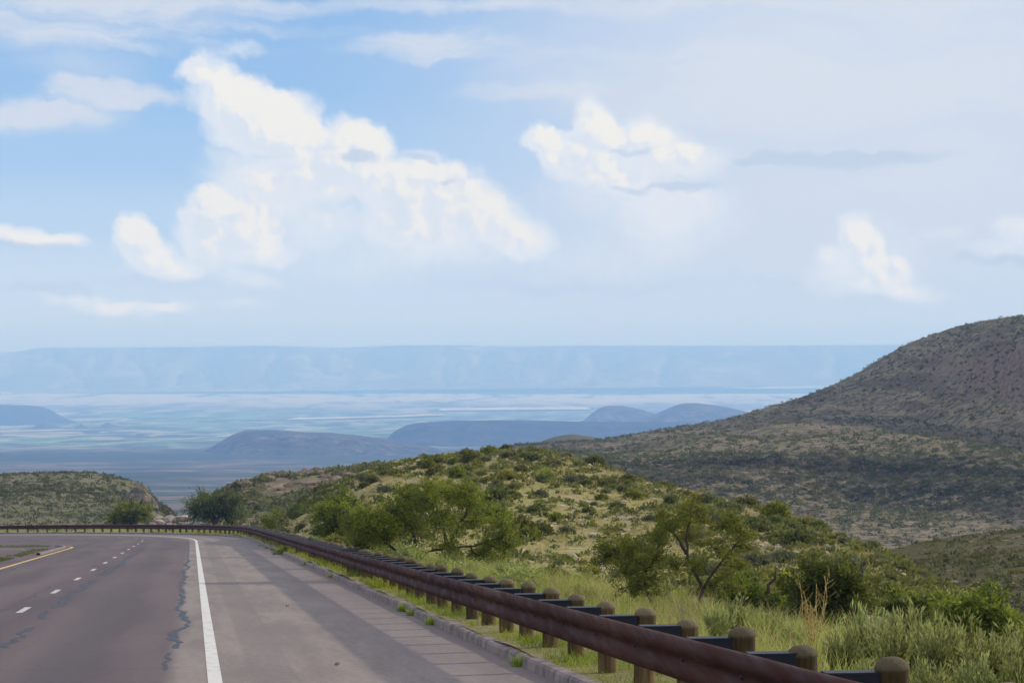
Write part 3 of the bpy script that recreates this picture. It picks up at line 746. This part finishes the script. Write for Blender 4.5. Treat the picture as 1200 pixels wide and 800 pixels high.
rq = np.stack([rr * k + cc, (rr + 1) * k + cc, (rr + 1) * k + (cc + 1) % k, rr * k + (cc + 1) % k], 1)
mk('rail_beam', vs.reshape(-1, 3) - org, rq, M['rust'], gr, smooth=True)
def post_mesh(acc, base, rot=0.0, jit=0.0):
    rp_ = [( .112, -.5), (.112, .0), (.112, .5), (.111, .865), (.119, .872), (.118, .895), (.100, .925), (.064, .950), (.02, .960)]
    K_ = 14; th_ = np.arange(K_) * 2 * math.pi / K_ + rot
    v_ = np.concatenate([np.stack([base[0] + r_ * np.cos(th_), base[1] + r_ * np.sin(th_), np.full(K_, base[2] + z_)], 1) for r_, z_ in rp_])
    i_ = np.arange((len(rp_) - 1) * K_); r2, c2 = i_ // K_, i_ % K_
    acc.add(v_, np.stack([r2 * K_ + c2, r2 * K_ + (c2 + 1) % K_, (r2 + 1) * K_ + (c2 + 1) % K_, (r2 + 1) * K_ + c2], 1))
    e_ = (len(rp_) - 1) * K_
    acc.t.append(np.array([[e_, e_ + j, e_ + j + 1] for j in range(1, K_ - 1)]) + acc.n - len(v_)); acc.vt.append(np.full(K_ - 2, .5))
pa = Acc(); post_mesh(pa, (0, 0, 0)); p0 = pa.build('post', M['post'], gr, smooth=True)
ba = Acc()
# spacer block: a channel of dark steel with lips, from the rail's back to the post
ba.box((-.475, -.07, .53), (-.09, .07, .872)); ba.box((-.487, -.085, .52), (-.476, .085, .876)); ba.box((-.475, -.08, .873), (-.09, .08, .888))
b0 = ba.build('spacer_block', M['steel'], gr)
rest = Acc()
for i in range(150):
    s = GS0 + i * GSP
    base = rp(s, PT + random.uniform(-.02, .02), random.uniform(-.02, .03)); a_ = float(np.interp(s, s_ax, th))
    if i < NPOST:
        p_, b_ = (p0, b0) if i == 0 else (p0.copy(), b0.copy())
        if i: link(p_, gr); link(b_, gr)
        p_.location = Vector(base - org); p_.rotation_euler = (random.uniform(-.045, .045), random.uniform(-.045, .045), random.uniform(0, 6.28)); p_.scale = (random.uniform(.94, 1.06),) * 2 + (random.uniform(.965, 1.025),)
        b_.location = Vector(rp(s, PT) - org); b_.rotation_euler = (0, 0, a_)
    else:
        post_mesh(rest, base)
bo = Acc(); th_ = np.arange(8) * math.pi / 4
bv = np.concatenate([np.stack([0 * th_ + x_, r_ * np.cos(th_), r_ * np.sin(th_)], 1) for x_, r_ in ((0, .024), (-.012, .022), (-.018, .012))])
bo.add(bv, [[k_ * 8 + i_, k_ * 8 + (i_ + 1) % 8, k_ * 8 + 8 + (i_ + 1) % 8, k_ * 8 + 8 + i_] for k_ in range(2) for i_ in range(8)]); bo.add(bv[16:], t=[[0, i_ + 1, i_] for i_ in range(1, 7)])
bolt = bo.build('bolt', M['steel'], gr, smooth=True)
for i in range(48):
    b_ = bolt if i == 0 else link(bolt.copy(), gr)
    s = GS0 + i * GSP
    b_.location = Vector(rp(s, RT - .017, .698) - org); b_.rotation_euler = (0, 0, float(np.interp(s, s_ax, th)))
o = rest.build('post', M['post'], gr, smooth=True, origin=org); o['kind'] = 'stuff'

# ---------------------------------------------------------------- vegetation builders
def dirs_dome(n, r, lo=.0, hi=1.0):
    z = r.uniform(lo, hi, n); a_ = r.uniform(0, 2 * math.pi, n); q = np.sqrt(np.maximum(0, 1 - z * z))
    return np.stack([q * np.cos(a_), q * np.sin(a_), z], 1)
def shrub_mesh(name, mat, seed, rx, rz, nst, nl, ll, lw, lo=.1, upright=0.0, plume=False):
    """stems fan out from the root; leaves sit along them"""
    r = np.random.default_rng(seed); A = Acc()
    D_ = dirs_dome(nst, r, lo, 1.0)
    clump = r.normal(size=(7, 3)); clump[:, 2] = abs(clump[:, 2]); clump /= np.linalg.norm(clump, axis=1, keepdims=True)
    for k in range(nst):
        dr = D_[k].copy()
        if r.random() < .6:
            dr = dr + clump[r.integers(7)] * .7; dr /= np.linalg.norm(dr)
        dr[2] += upright; dr /= np.linalg.norm(dr)
        L = r.uniform(.6, 1.08) if plume else r.uniform(.72, 1.0)
        tip = np.array([dr[0] * rx, dr[1] * rx, dr[2] * rz]) * L
        bend = np.array([0, 0, .12 * rz * r.uniform(-1, 1.2)])
        t_ = np.linspace(0, 1, 5)[:, None]
        pts = tip * t_ + bend * np.sin(t_ * math.pi)
        A.tube(pts, np.linspace(.012, .004, 5) * (rx + .3), 3, var=.02)
        m_ = max(3, int(nl * r.uniform(.6, 1.3)))
        tt = r.uniform(.25 if not plume else .1, 1.03, m_)[:, None]
        pos = tip * tt + bend * np.sin(np.minimum(tt, 1) * math.pi) + r.normal(size=(m_, 3)) * (.05 * rx if not plume else .014)
        ld = dr * (.5 if not plume else 1.3) + r.normal(size=(m_, 3)) * (.7 if not plume else .45)
        vb = np.clip(r.uniform(.15, .75) + r.normal(size=m_) * .17, 0, 1)
        A.leaves(pos, ld, ll * r.uniform(.7, 1.3, m_), lw * r.uniform(.7, 1.3, m_), vb, r)
    return A.build(name, mat)
def tuft_mesh(name, mat, seed, n_, h_, w_, spread):
    r = np.random.default_rng(seed); A = Acc()
    dr = dirs_dome(n_, r, .45, 1.0); root = r.normal(size=(n_, 3)) * np.array([spread, spread, 0])
    blades(A, root, dr, h_ * r.uniform(.6, 1.2, n_), w_, r.uniform(0, 1, n_), r)
    return A.build(name, mat)
def blades(A, root, dr, L, w_, var, r):
    """bent grass blades: two quads tapering to a point"""
    n_ = len(root); L = np.broadcast_to(L, (n_,))[:, None]
    a_ = r.uniform(0, 2 * math.pi, n_); sdv = np.stack([np.cos(a_), np.sin(a_), 0 * a_], 1)
    w_ = np.broadcast_to(w_, (n_,))[:, None]
    droop = dr * np.array([1, 1, 0])
    p1 = root + dr * L * .55; p2 = root + dr * L + droop * L * .25 - np.array([0, 0, .08]) * L
    v_ = np.stack([root - sdv * w_ / 2, root + sdv * w_ / 2, p1 + sdv * w_ * .4, p1 - sdv * w_ * .4, p2 + sdv * w_ * .1, p2 - sdv * w_ * .1], 1).reshape(-1, 3)
    b_ = np.arange(n_)[:, None] * 6
    q = np.concatenate([b_ + np.array([[0, 1, 2, 3]]), b_ + np.array([[3, 2, 4, 5]])])
    A.add(v_, q, var=np.concatenate([var, var]))
def place(o, loc, rz, sc, first, label, cat, group):
    c = o if first else o.copy()
    if not first: link(c)
    c.location = Vector([float(x) for x in loc]); c.rotation_euler = (0, 0, rz); c.scale = (sc, sc, sc * random.uniform(.85, 1.15))
    c['label'] = label; c['category'] = cat; c['group'] = group
    return c

# ---- shrubs of the knoll: individuals
KINDS = []
for nm, mt, lab, (rx, rz), (nst, nl), (ll, lw) in (
    ('olive', 'olive', 'olive green', (.50,.46), (90, 20), (.10,.055)),
    ('grey', 'greyleaf', 'dull grey green', (.50,.40), (90, 20), (.09,.05)),
    ('dark', 'darkleaf', 'dark green', (.54,.54), (90, 20), (.10,.06)),
    ('yellow', 'yellowleaf', 'yellow green', (.44,.36), (80, 18), (.085,.05)),
    ('mesq', 'mesquite', 'bright green', (.60,.56), (90, 20), (.10,.05))):
    KINDS.append([shrub_mesh('desert_shrub', M[mt], hash(nm) % 999 if False else len(KINDS) + 40, rx, rz, nst, nl, ll, lw), lab, True])
r = np.random.default_rng(99)
cand = []
while len(cand) < 298:
    a_, b_ = r.random(), r.random() ** .75
    p = knoll.at(np.array([a_]), np.array([b_]))[0]
    px_ = 600 + F * p[0] / p[1]
    dens = fbm(np.array([p[0] / 9]), np.array([p[1] / 9]), 3, 8)[0]
    if r.random() > .55 + dens * 1.6: continue
    if any((p[0] - q[0][0])**2 + (p[1] - q[0][1])**2 < 1.1 for q in cand): continue
    cand.append((p, a_, b_))
for p, a_, b_ in cand:
    k = r.choice(5, p=[.36, .25, .2, .1, .09])
    K_ = KINDS[k]
    where = 'near the crest' if b_ > .72 else ('on the face' if b_ > .35 else 'round the foot')
    side = 'left part' if a_ < .35 else ('middle' if a_ < .65 else 'right hand slope')
    lab = f'{K_[1]} desert shrub {where} of the sunlit knoll, {side}'
    sc = float(np.clip(r.lognormal(-.05, .28), .55, 1.5))
    place(K_[0], p - np.array([0, 0, .05]), r.uniform(0, 6.28), sc, K_[2], lab, 'shrub', f'{K_[1]} shrubs {where} of the knoll, {side}')
    K_[2] = False
# low tussocks, stones between the shrubs of the knoll: uncountable
def scatter_cover(name, hl, n_, mat, mk_one, seed, bpow=.8, dens_s=9., keep=.5, kind='stuff', lab=None):
    r_ = np.random.default_rng(seed); A = Acc()
    a_ = r_.random(n_); b_ = r_.random(n_) ** bpow
    p = hl.at(a_, b_); dn = fbm(p[:, 0] / dens_s, p[:, 1] / dens_s, 3, seed)
    p = p[r_.random(n_) < keep + dn * 1.8]
    mk_one(A, p, r_)
    o = A.build(name, mat); tag(o, lab, None, None, kind); return o
def one_tuft(h_, w_, nb):
    def f(A, p, r_):
        n_ = len(p)
        root = np.repeat(p, nb, 0) + r_.normal(size=(n_ * nb, 3)) * np.array([.09, .09, 0]) * h_ / .3
        dr = dirs_dome(n_ * nb, r_, .4, 1.0)
        blades(A, root, dr, h_ * np.repeat(r_.uniform(.5, 1.3, n_), nb), w_, np.clip(np.repeat(r_.random(n_), nb) + r_.normal(size=n_ * nb) * .1, 0, 1), r_)
    return f
scatter_cover('tussock_grass', knoll, 9000, M['drygrass'], one_tuft(.24, .03, 8), 5, .7, 6., .55)
def one_rock(smin, smax, flat=.6):
    import itertools
    ico = np.array([(0,0,1),(.894,0,.447),(.276,.851,.447),(-.724,.526,.447),(-.724,-.526,.447),(.276,-.851,.447),(.724,.526,-.447),(-.276,.851,-.447),(-.894,0,-.447),(-.276,-.851,-.447),(.724,-.526,-.447),(0,0,-1)])
    fc = np.array([(0,1,2),(0,2,3),(0,3,4),(0,4,5),(0,5,1),(1,6,2),(2,7,3),(3,8,4),(4,9,5),(5,10,1),(6,7,2),(7,8,3),(8,9,4),(9,10,5),(10,6,1),(11,7,6),(11,8,7),(11,9,8),(11,10,9),(11,6,10)])
    def f(A, p, r_):
        n_ = len(p); sc = (smin + (smax - smin) * r_.random(n_) ** 2.5)[:, None, None]
        v_ = ico[None] * r_.uniform(.6, 1.25, (n_, 12, 1)) * np.array([1, 1, flat]) * sc
        a_ = r_.uniform(0, 6.28, n_); ca_, sa_ = np.cos(a_)[:, None], np.sin(a_)[:, None]
        v_ = np.stack([v_[..., 0] * ca_ - v_[..., 1] * sa_, v_[..., 0] * sa_ + v_[..., 1] * ca_, v_[..., 2]], -1) + p[:, None, :]
        A.add(v_.reshape(-1, 3), t=(np.arange(n_)[:, None, None] * 12 + fc[None]).reshape(-1, 3), var=.5)
    return f
# distant scrub: a wide cover of small bushes made of leaf clumps
def one_scrub(smin, smax, nl):
    def f(A, p, r_):
        n_ = len(p); sc = smin + (smax - smin) * r_.random(n_) ** 1.8
        d_ = dirs_dome(n_ * nl, r_, .0, 1.0)
        pos = np.repeat(p, nl, 0) + d_ * np.repeat(sc, nl)[:, None] * r_.uniform(.1, .55, (n_ * nl, 1)) * np.array([1, 1, .8])
        A.leaves(pos, d_ + r_.normal(size=d_.shape) * .5, np.repeat(sc, nl) * .42, np.repeat(sc, nl) * .26, np.clip(np.repeat(r_.random(n_), nl) * .8 + r_.random(n_ * nl) * .2, 0, .95), r_)
    return f
scatter_cover('scrub', knoll, 4200, M['olive'], one_scrub(.20, .58, 36), 7, .8, 8., .45)
scatter_cover('scrub', knoll, 4200, M['darkleaf'], one_scrub(.22, .6, 26), 8, .8, 6., .25)
scatter_cover('stones', knoll, 5000, M['rock'], one_rock(.05, .26), 6, .8, 5., .5)
scatter_cover('rocks', spur, 900, M['brownrock'], one_rock(.2, 1.2, .6), 16, .45, 6., .5)
scatter_cover('rocks', hill, 3000, M['brownrock'], one_rock(.25, 1.5, .5), 26, 1., 40., .4)
scatter_cover('rocks', lowhill, 700, M['brownrock'], one_rock(.1, .4, .4), 27, 1., 20., .4)
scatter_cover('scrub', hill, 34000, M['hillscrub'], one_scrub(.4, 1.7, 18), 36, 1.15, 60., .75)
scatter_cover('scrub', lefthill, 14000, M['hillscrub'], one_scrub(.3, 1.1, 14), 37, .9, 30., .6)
scatter_cover('scrub', spur, 3200, M['scrub'], one_scrub(.4, 1.5, 26), 38, .8, 10., .5)
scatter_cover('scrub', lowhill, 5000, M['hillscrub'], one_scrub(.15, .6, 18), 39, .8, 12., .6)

# ---- trees with limbs reaching to leaf clumps
def tree(name, label, base, stems, clumps, mat, seed, nleaf, ll, lw, trunk_r, group=None, cat='tree', bark='bark', twigs=16):
    """base: point; stems: list of polylines (points relative to base); clumps: (x,y,z,r) relative to base, limb index"""
    r = np.random.default_rng(seed)
    root = tag(empty(name, base), label, cat, group)
    T = Acc(); C_ = Acc()
    for st_ in stems:
        st_ = np.array(st_, float); n_ = 12
        tt = np.linspace(0, 1, n_); kk = np.linspace(0, 1, len(st_))
        P_ = np.stack([np.interp(tt, kk, st_[:, j]) for j in range(3)], 1)
        P_ = np.stack([smooth1(P_[:, j], 1) for j in range(3)], 1); P_[0] = st_[0]
        P_[1:-1] += r.normal(size=(n_ - 2, 3)) * trunk_r * .35
        T.tube(P_, np.linspace(trunk_r, trunk_r * .3, n_), 8)
    allst = np.concatenate([np.stack([np.interp(np.linspace(0, 1, 10), np.linspace(0, 1, len(s_)), np.array(s_, float)[:, j]) for j in range(3)], 1)[3:] for s_ in stems])
    tot = sum(c_[3]**2 for c_ in clumps)
    for c_ in clumps:
        cp = np.array(c_[:3], float); rad_ = c_[3]
        j = np.argmin(np.linalg.norm((allst - cp) * np.array([1, 1, 1.3]), axis=1) + np.clip(allst[:, 2] - cp[2], 0, 9) * 1.5)
        s0 = allst[j]; mid = (s0 + cp) / 2 + r.normal(size=3) * .18 * np.linalg.norm(cp - s0)
        t_ = np.linspace(0, 1, 7)[:, None]
        limb = s0 * (1 - t_)**2 + 2 * mid * t_ * (1 - t_) + cp * t_**2
        limb[1:-1] += r.normal(size=(5, 3)) * .03 * rad_
        T.tube(limb, np.linspace(trunk_r * .42, trunk_r * .14, 7), 5)
        n_tw = twigs
        per = int(nleaf * rad_**2 / tot / n_tw)
        for q in range(n_tw):
            dr = r.normal(size=3); dr[2] = dr[2] * .8 + .25; dr /= np.linalg.norm(dr)
            L = rad_ * r.uniform(.55, 1.25)
            w0 = limb[r.integers(3, 7)]
            e_ = w0 + dr * L + np.array([0, 0, -.12 * L])
            m_ = (w0 + e_) / 2 + r.normal(size=3) * .12 * L
            t2 = np.linspace(0, 1, 5)[:, None]
            tw = w0 * (1 - t2)**2 + 2 * m_ * t2 * (1 - t2) + e_ * t2**2
            T.tube(tw, np.linspace(trunk_r * .12, trunk_r * .03, 5), 3)
            tt = r.uniform(.2, 1.05, per)[:, None]
            pos = w0 * (1 - tt)**2 + 2 * m_ * tt * (1 - tt) + e_ * tt**2 + r.normal(size=(per, 3)) * rad_ * .15
            vb = np.clip(r.uniform(.1, .8) + r.normal(size=per) * .15, 0, 1)
            C_.leaves(pos, dr + r.normal(size=(per, 3)) * .9, ll * r.uniform(.6, 1.3, per), lw * r.uniform(.7, 1.3, per), vb, r)
    T.build('trunk', M[bark], root, smooth=True)
    C_.build('crown', M[mat], root)
    return root
def from_px(b_px, b_py, D, items):
    """clumps given as (px, py, radius_px, depth offset in m) -> relative to base"""
    b = pix(b_px, b_py, D); o_ = []
    for (px_, py_, rp_, dd) in items:
        q = pix(px_, py_, D + dd) - b; o_.append((q[0], q[1], q[2], rp_ * D / F))
    return b, o_
# the old spreading mesquite
D = 72.
cl = [(470,600,26,.3),(500,585,24,-.4),(530,578,24,.6),(555,590,22,-.6),(580,612,22,.2),(592,630,20,-.5),(575,640,20,.5),(548,612,22,.9),(515,610,26,-.8),(485,620,26,.8),
      (450,615,26,-.3),(440,600,22,.8),(455,630,22,.7),(428,622,24,-.6),(545,574,16,0),(505,572,16,.5),(590,648,14,.1),(602,640,12,-.2),(470,578,18,.1),(420,600,20,.2),(405,612,18,-.4),(530,640,16,-.6)]
b, c_ = from_px(478, 668, D, cl)
def rel(px_, py_, dd): return tuple(pix(px_, py_, D + dd) - b)
tree('mesquite_tree', 'old spreading mesquite with dark crooked limbs low behind the guardrail', b,
     [[(0,0,-.3), rel(476,655,0), rel(490,646,.1), rel(520,642,-.1), rel(556,641,-.2), rel(582,630,-.3)],
      [(0.02,0.05,-.3), rel(472,652,.2), rel(462,642,.3), rel(446,632,.5), rel(430,622,.4)],
      [rel(524,642,-.1), rel(523,628,0), rel(515,612,.1), rel(512,596,.2), rel(508,580,.2)],
      [rel(526,638,-.1), rel(536,618,.2), rel(546,600,.3), rel(552,584,.2)],
      [rel(490,646,.1), rel(486,628,.4), rel(478,606,.5)]],
     c_, 'mesquite', 1, 30000, .085, .034, .062, twigs=26)
# lacy tree on the right
D = 46.
cl = [(800,602,20,.2),(820,596,18,-.3),(845,615,18,.4),(868,625,16,-.2),(875,640,14,.3),(835,640,16,.3),(790,620,18,-.4),(765,632,18,.3),(740,640,22,-.2),(718,650,20,.3),
      (725,668,20,-.3),(745,660,20,.5),(770,655,18,-.4),(705,640,14,0),(700,662,12,.2),(810,625,16,.5),(855,600,12,0),(775,604,13,.2),(815,582,10,0),(850,650,14,-.4),(790,662,15,.3),(822,664,15,-.3),(852,674,14,.2),(872,662,12,-.2),(782,690,14,.4),(842,694,14,.1),(868,690,12,.4),(725,690,13,-.2),(745,688,16,.2),(765,676,14,0)]
b, c_ = from_px(816, 728, D, cl)
tree('mesquite_tree', 'lacy forked mesquite with thin open crown standing behind the posts on the right', b,
     [[(0,0,-.3), rel(822,694,0), rel(830,678,0), rel(846,656,.2), rel(862,640,.2), rel(872,626,.2)],
      [rel(824,692,0), rel(812,668,-.1), rel(804,645,0), rel(806,622,.1), rel(810,600,.1)],
      [rel(804,648,0), rel(795,630,-.2), rel(780,615,-.2)],
      [(-.55,.1,-.2), rel(762,702,.1), rel(754,684,.1), rel(757,666,.1), rel(742,650,.2), rel(722,646,.2)],
      [rel(757,668,.1), rel(770,652,0), rel(772,636,0)]],
     c_, 'lacy', 2, 16500, .065, .024, .036, bark='bark', twigs=22)
# rounded trees along the bend
def round_tree(label, bx, by, D, w_px, h_px, seed, mat='mesquite', nl=7000, group='bushy trees along the guardrail'):
    r_ = np.random.default_rng(seed); items = []
    for k in range(15):
        a_ = r_.uniform(0, math.pi); q = r_.uniform(.25, .8)
        items.append((bx + math.cos(a_) * w_px * .42 * q * 1.15, by - h_px * .30 - math.sin(a_) * h_px * .52 * q, w_px * r_.uniform(.13, .19), r_.uniform(-.3, .3) * w_px * D / F))
    for k in range(5): items.append((bx + w_px * r_.uniform(-.36, .36), by - h_px * r_.uniform(.2, .35), w_px * .13, r_.uniform(-.3, .3) * w_px * D / F))
    b_, c2 = from_px(bx, by, D, items)
    hh = h_px * D / F
    sts = [[(0, 0, -.5), (dx_ * .2, dy_ * .2, hh * .3), (dx_ * .6, dy_ * .6, hh * .55), (dx_, dy_, hh * .75)] for dx_, dy_ in ((-.25 * hh, .1), (.3 * hh, -.1), (0.05, .25 * hh))]
    return tree('bushy_tree', label, b_, sts, c2, mat, seed, int(nl * 1.8), .10 * max(1, D / 110), .045 * max(1, D / 110), .05 * hh, group, twigs=14)
round_tree('rounded bright green tree alone above the far guardrail on the left', 152, 624, 275, 64, 54, 11, 'mesquite', 5000)
round_tree('broad flat topped dark green tree where the guardrail bends', 252, 620, 268, 88, 54, 12, 'juniper', 6500)
round_tree('low yellow green bush right of the flat topped tree', 330, 626, 205, 56, 34, 13, 'mesquite', 3500)
round_tree('bright green bush third from the bend', 358, 630, 160, 62, 48, 14, 'mesquite', 4500)
round_tree('tall olive tree left of the spreading mesquite', 396, 640, 112, 84, 76, 15, 'mesquite', 7000)
round_tree('small dark bush under the tall olive tree', 384, 643, 120, 50, 38, 16, 'juniper', 3000)
round_tree('wide dull green bush beside the spreading mesquite', 436, 656, 88, 76, 70, 17, 'mesquite', 6000)
round_tree('low olive bush between the tall tree and the rail', 345, 634, 150, 36, 30, 18, 'lacy', 3000)
# leafy bushes right of the lacy tree
round_tree('dark green thicket bush below the knoll at the right', 975, 752, 50, 160, 128, 21, 'juniper', 8000, 'thicket bushes on the right')
round_tree('large mid green bush at the right edge of the photo', 1150, 775, 42, 150, 98, 22, 'lacy', 9000, 'thicket bushes on the right')
round_tree('dense dark bush between the lacy tree and the dry stalk', 880, 745, 52, 110, 96, 23, 'juniper', 6000, 'thicket bushes on the right')
round_tree('yellow tinged bush behind the silvery sagebrush', 930, 730, 54, 66, 84, 24, 'yellowleaf', 4000, 'thicket bushes on the right')
round_tree('shrubby dark green bush left of the big right bush', 1066, 765, 48, 96, 90, 25, 'juniper', 5000, 'thicket bushes on the right')
round_tree('loose olive bush directly under the lacy tree', 770, 738, 50, 110, 56, 26, 'lacy', 3500, 'thicket bushes on the right')

# ---- sagebrush and forbs behind the posts
sg = [shrub_mesh('sagebrush', M['sage'], 300 + k, .42, .66, 55, 34, .075, .016, .35, .9, True) for k in range(3)]
fo = [shrub_mesh('roadside_forb', M['forb'], 320 + k, .5, .5, 60, 22, .07, .022, .15, .35) for k in range(3)]
used = set()
def put(protos, k, s_, t_, sc, label, cat, group, dz=-.04):
    o = protos[k]; p = verge_pt(s_, t_); p = p + np.array([0, 0, dz])
    place(o, p, random.uniform(0, 6.28), sc, (id(o) not in used), label, cat, group); used.add(id(o))
for (px_, D_, sc) in ((838,33,1.05),(862,33.5,1.15),(885,34,.9),(905,33,.8),(925,31,.85),(985,25.5,1.1),(1010,26,1.2),(1040,24.5,1.1),(1065,25.5,1.25),(1095,24,1.1),(1120,25,1.2),(1150,23.5,1.15),(1175,24.5,1.2),(1205,24,1.2),(1010,22.5,.8),(1085,21,.9),(1140,21.5,1.0),(1190,21.5,1.0),(1235,23,1.2)):
    x_ = (px_ - 600) / F * D_; s_ = D_ / math.cos(H0); t_ = x_ - (.27 - .129 * D_)
    grp = 'silvery sagebrush behind the posts left of the dry stalk' if px_ < 950 else 'grey green sagebrush in the lower right corner'
    lab = 'upright silvery green sagebrush right behind the timber posts' if px_ < 950 else 'feathery grey green sagebrush massed in the lower right corner'
    put(sg, random.randrange(3), s_ - .12 * t_, t_, sc, lab, 'sagebrush', grp)
r = np.random.default_rng(5)
for k in range(46):
    s_ = 47 + k * 2.6 + r.uniform(-1, 1); t_ = r.uniform(5.2, 7.0)
    if k < 6: t_ = r.uniform(6.4, 8)
    put(fo, r.integers(3), s_, t_, r.uniform(1.0, 1.7), 'pale green rounded forb in the row along the back of the guardrail', 'roadside plant', 'pale green forbs along the back of the guardrail')
for s_, t_, sc in ((70, 5.9, 1.9), (66, 6.0, 1.5), (75, 6.0, 1.6)):
    put(fo, 0, s_, t_, sc, 'big fluffy pale green bush left of the spreading mesquite, at the rail', 'roadside plant', 'big pale bushes at the rail by the mesquite')
# dry stalk and dead brush
A = Acc(); r = np.random.default_rng(8)
for k in range(9):
    d_ = np.array([r.uniform(-.22, .22), r.uniform(-.2, .2), 1.0]); L = r.uniform(.7, 1.25); t_ = np.linspace(0, 1, 6)[:, None]
    P_ = d_ * L * t_ + r.normal(size=(6, 3)) * .015; A.tube(P_, np.linspace(.008, .003, 6), 4)
    for q in range(7):
        w0 = d_ * L * r.uniform(.35, 1); e_ = w0 + np.array([r.uniform(-.13, .13), r.uniform(-.13, .13), r.uniform(.05, .18)])
        A.tube([w0, (w0 + e_) / 2 + r.normal(size=3) * .01, e_], [.004, .003, .002], 3)
o = A.build('dry_weed', M['drystalk']); o.location = Vector(pix(952, 788, 27.5)); tag(o, 'tall dry tan weed stalk standing behind the posts', 'dry weed')
A = Acc()
for k in range(60):
    d_ = dirs_dome(1, r, .25, 1.)[0]; L = r.uniform(.4, .95); t_ = np.linspace(0, 1, 5)[:, None]
    P_ = d_ * L * t_ + r.normal(size=(5, 3)) * .03 + np.array([r.uniform(-.25, .25), r.uniform(-.1, .1), 0]); A.tube(P_, np.linspace(.008, .003, 5), 3)
o = A.build('dead_brush', M['twig']); o.location = Vector(pix(808, 742, 40)); tag(o, 'bare grey dead brush at the foot of the lacy tree', 'dead brush')

# ---- grasses: uncountable
def cover(name, n_, srange, trange, h_, w_, mat, seed, lo=.55, dens=None, kind='stuff', spow=1.0, dzf=None):
    r_ = np.random.default_rng(seed); A = Acc()
    s_ = srange[0] + (srange[1] - srange[0]) * r_.random(n_) ** spow; t_ = r_.uniform(*trange, n_)
    dn = fbm(s_ / 1.6, t_ / .9, 3, seed)
    ok = r_.random(n_) < .5 + dn * 2.2
    s_, t_ = s_[ok], t_[ok]
    p = verge_pt(s_, t_) if dzf is None else rp(s_, t_, dzf)
    hh = h_ * r_.uniform(.5, 1.25, len(s_)) * np.clip(.8 + dn[ok] * 2, .4, 1.4)
    v_ = np.clip(.5 + fbm(s_ / 2.2, t_ / 1.4, 2, seed + 4) * 1.6 + r_.normal(size=len(s_)) * .2, 0, 1)
    blades(A, p, dirs_dome(len(s_), r_, lo, 1.0), hh, w_ * r_.uniform(.7, 1.3, len(s_)), v_, r_)
    return tag(A.build(name, mat), kind=kind)
cover('tall_grass', 42000, (16, 75), (5.3, 9.5), .50, .011, M['grass'], 61, .8, spow=1.2)
cover('tall_grass', 22000, (75, 300), (5.3, 10.5), .40, .03, M['grass'], 62, .75, spow=1.5)
cover('green_grass', 20000, (14, 60), (KT + .2, 5.6), .15, .010, M['weed'], 63, .5, spow=1.2)
cover('green_grass', 20000, (60, 240), (KT + .2, 5.6), .22, .028, M['weed'], 64, .5, spow=1.4)
cover('short_grass', 24000, (14, 120), (6, 15), .26, .016, M['forb'], 65, .5, spow=1.2)
cover('short_grass', 26000, (48, 150), (9, 24), .30, .02, M['drygrass'], 69, .5, spow=1.1)
cover('tall_grass', 4500, (36, 62), (6.2, 9.5), .5, .012, M['drygrass'], 70, .85)
# weeds leaning out of the kerb joints
A = Acc(); r_ = np.random.default_rng(66)
for k in range(13):
    sj = -10 + 1.98 * r_.integers(18, 75); n_ = 90
    root_ = rp(np.full(n_, sj) + r_.normal(size=n_) * .1, KT - .01 + r_.normal(size=n_) * .05, .0)
    blades(A, root_, dirs_dome(n_, r_, .3, 1.0), .2 * r_.uniform(.5, 1.2, n_), .014, r_.random(n_), r_)
tag(A.build('joint_weeds', M['weed']), kind='stuff')
cover('median_grass', 5000, (88, 140), (-9.0, -8.2), .10, .03, M['darkleaf'], 67, .4, dzf=.0)
cover('median_grass', 4000, (151, 158), (-17, -8.8), .10, .03, M['darkleaf'], 68, .4, dzf=.0)

for k, (px_, py_, sz) in enumerate(((395, 777, .04), (337, 709, .04))):
    D_ = 2.0 / ((py_ - 430) / F - .0577)
    A = Acc(); one_rock(1, 1, .7)(A, np.zeros((1, 3)), np.random.default_rng(400 + k))
    o = A.build('stone', M['brownrock']); p_ = pix(px_, py_, D_); s_ = (p_[1]) / math.cos(H0); 
    o.location = Vector(p_); o.scale = (sz, sz, sz)
    tag(o, ('small dark stone on the near part of the shoulder', 'small dark stone further along the shoulder')[k], 'stone')
# ---- boulders showing beyond the far rail
r_ = np.random.default_rng(12); f = one_rock(1, 1, .7)
for k in range(14):
    A = Acc(); f(A, np.zeros((1, 3)), np.random.default_rng(200 + k))
    o = A.build('boulder', M['rock']); px_ = r_.uniform(184, 222); D_ = r_.uniform(305, 335)
    o.location = Vector(pix(px_, 606 + r_.uniform(0, 13), D_)); sc = r_.uniform(.4, 1.0); o.scale = (sc * 1.3, sc, sc)
    tag(o, 'pale limestone boulder in the rubble beyond the far guardrail, between the two far trees', 'boulder', 'boulders in the rubble between the two far trees')
# ---- haze: one closed box of pale even air
A = Acc(); A.box((-27500, -27500, -310), (27500, 27500, 245))
m, n = mat_new('haze_air')
pv = n.n('ShaderNodeVolumePrincipled'); pv.inputs['Color'].default_value = (.25, .48, 1.0, 1); pv.inputs['Absorption Color'].default_value = (.5, .5, .5, 1); pv.inputs['Density'].default_value = 1.2e-4; pv.inputs['Anisotropy'].default_value = 0.0
ov = n.n('ShaderNodeOutputMaterial'); n.t.links.new(pv.outputs[0], ov.inputs['Volume'])
tag(A.build('haze', m), kind='stuff')
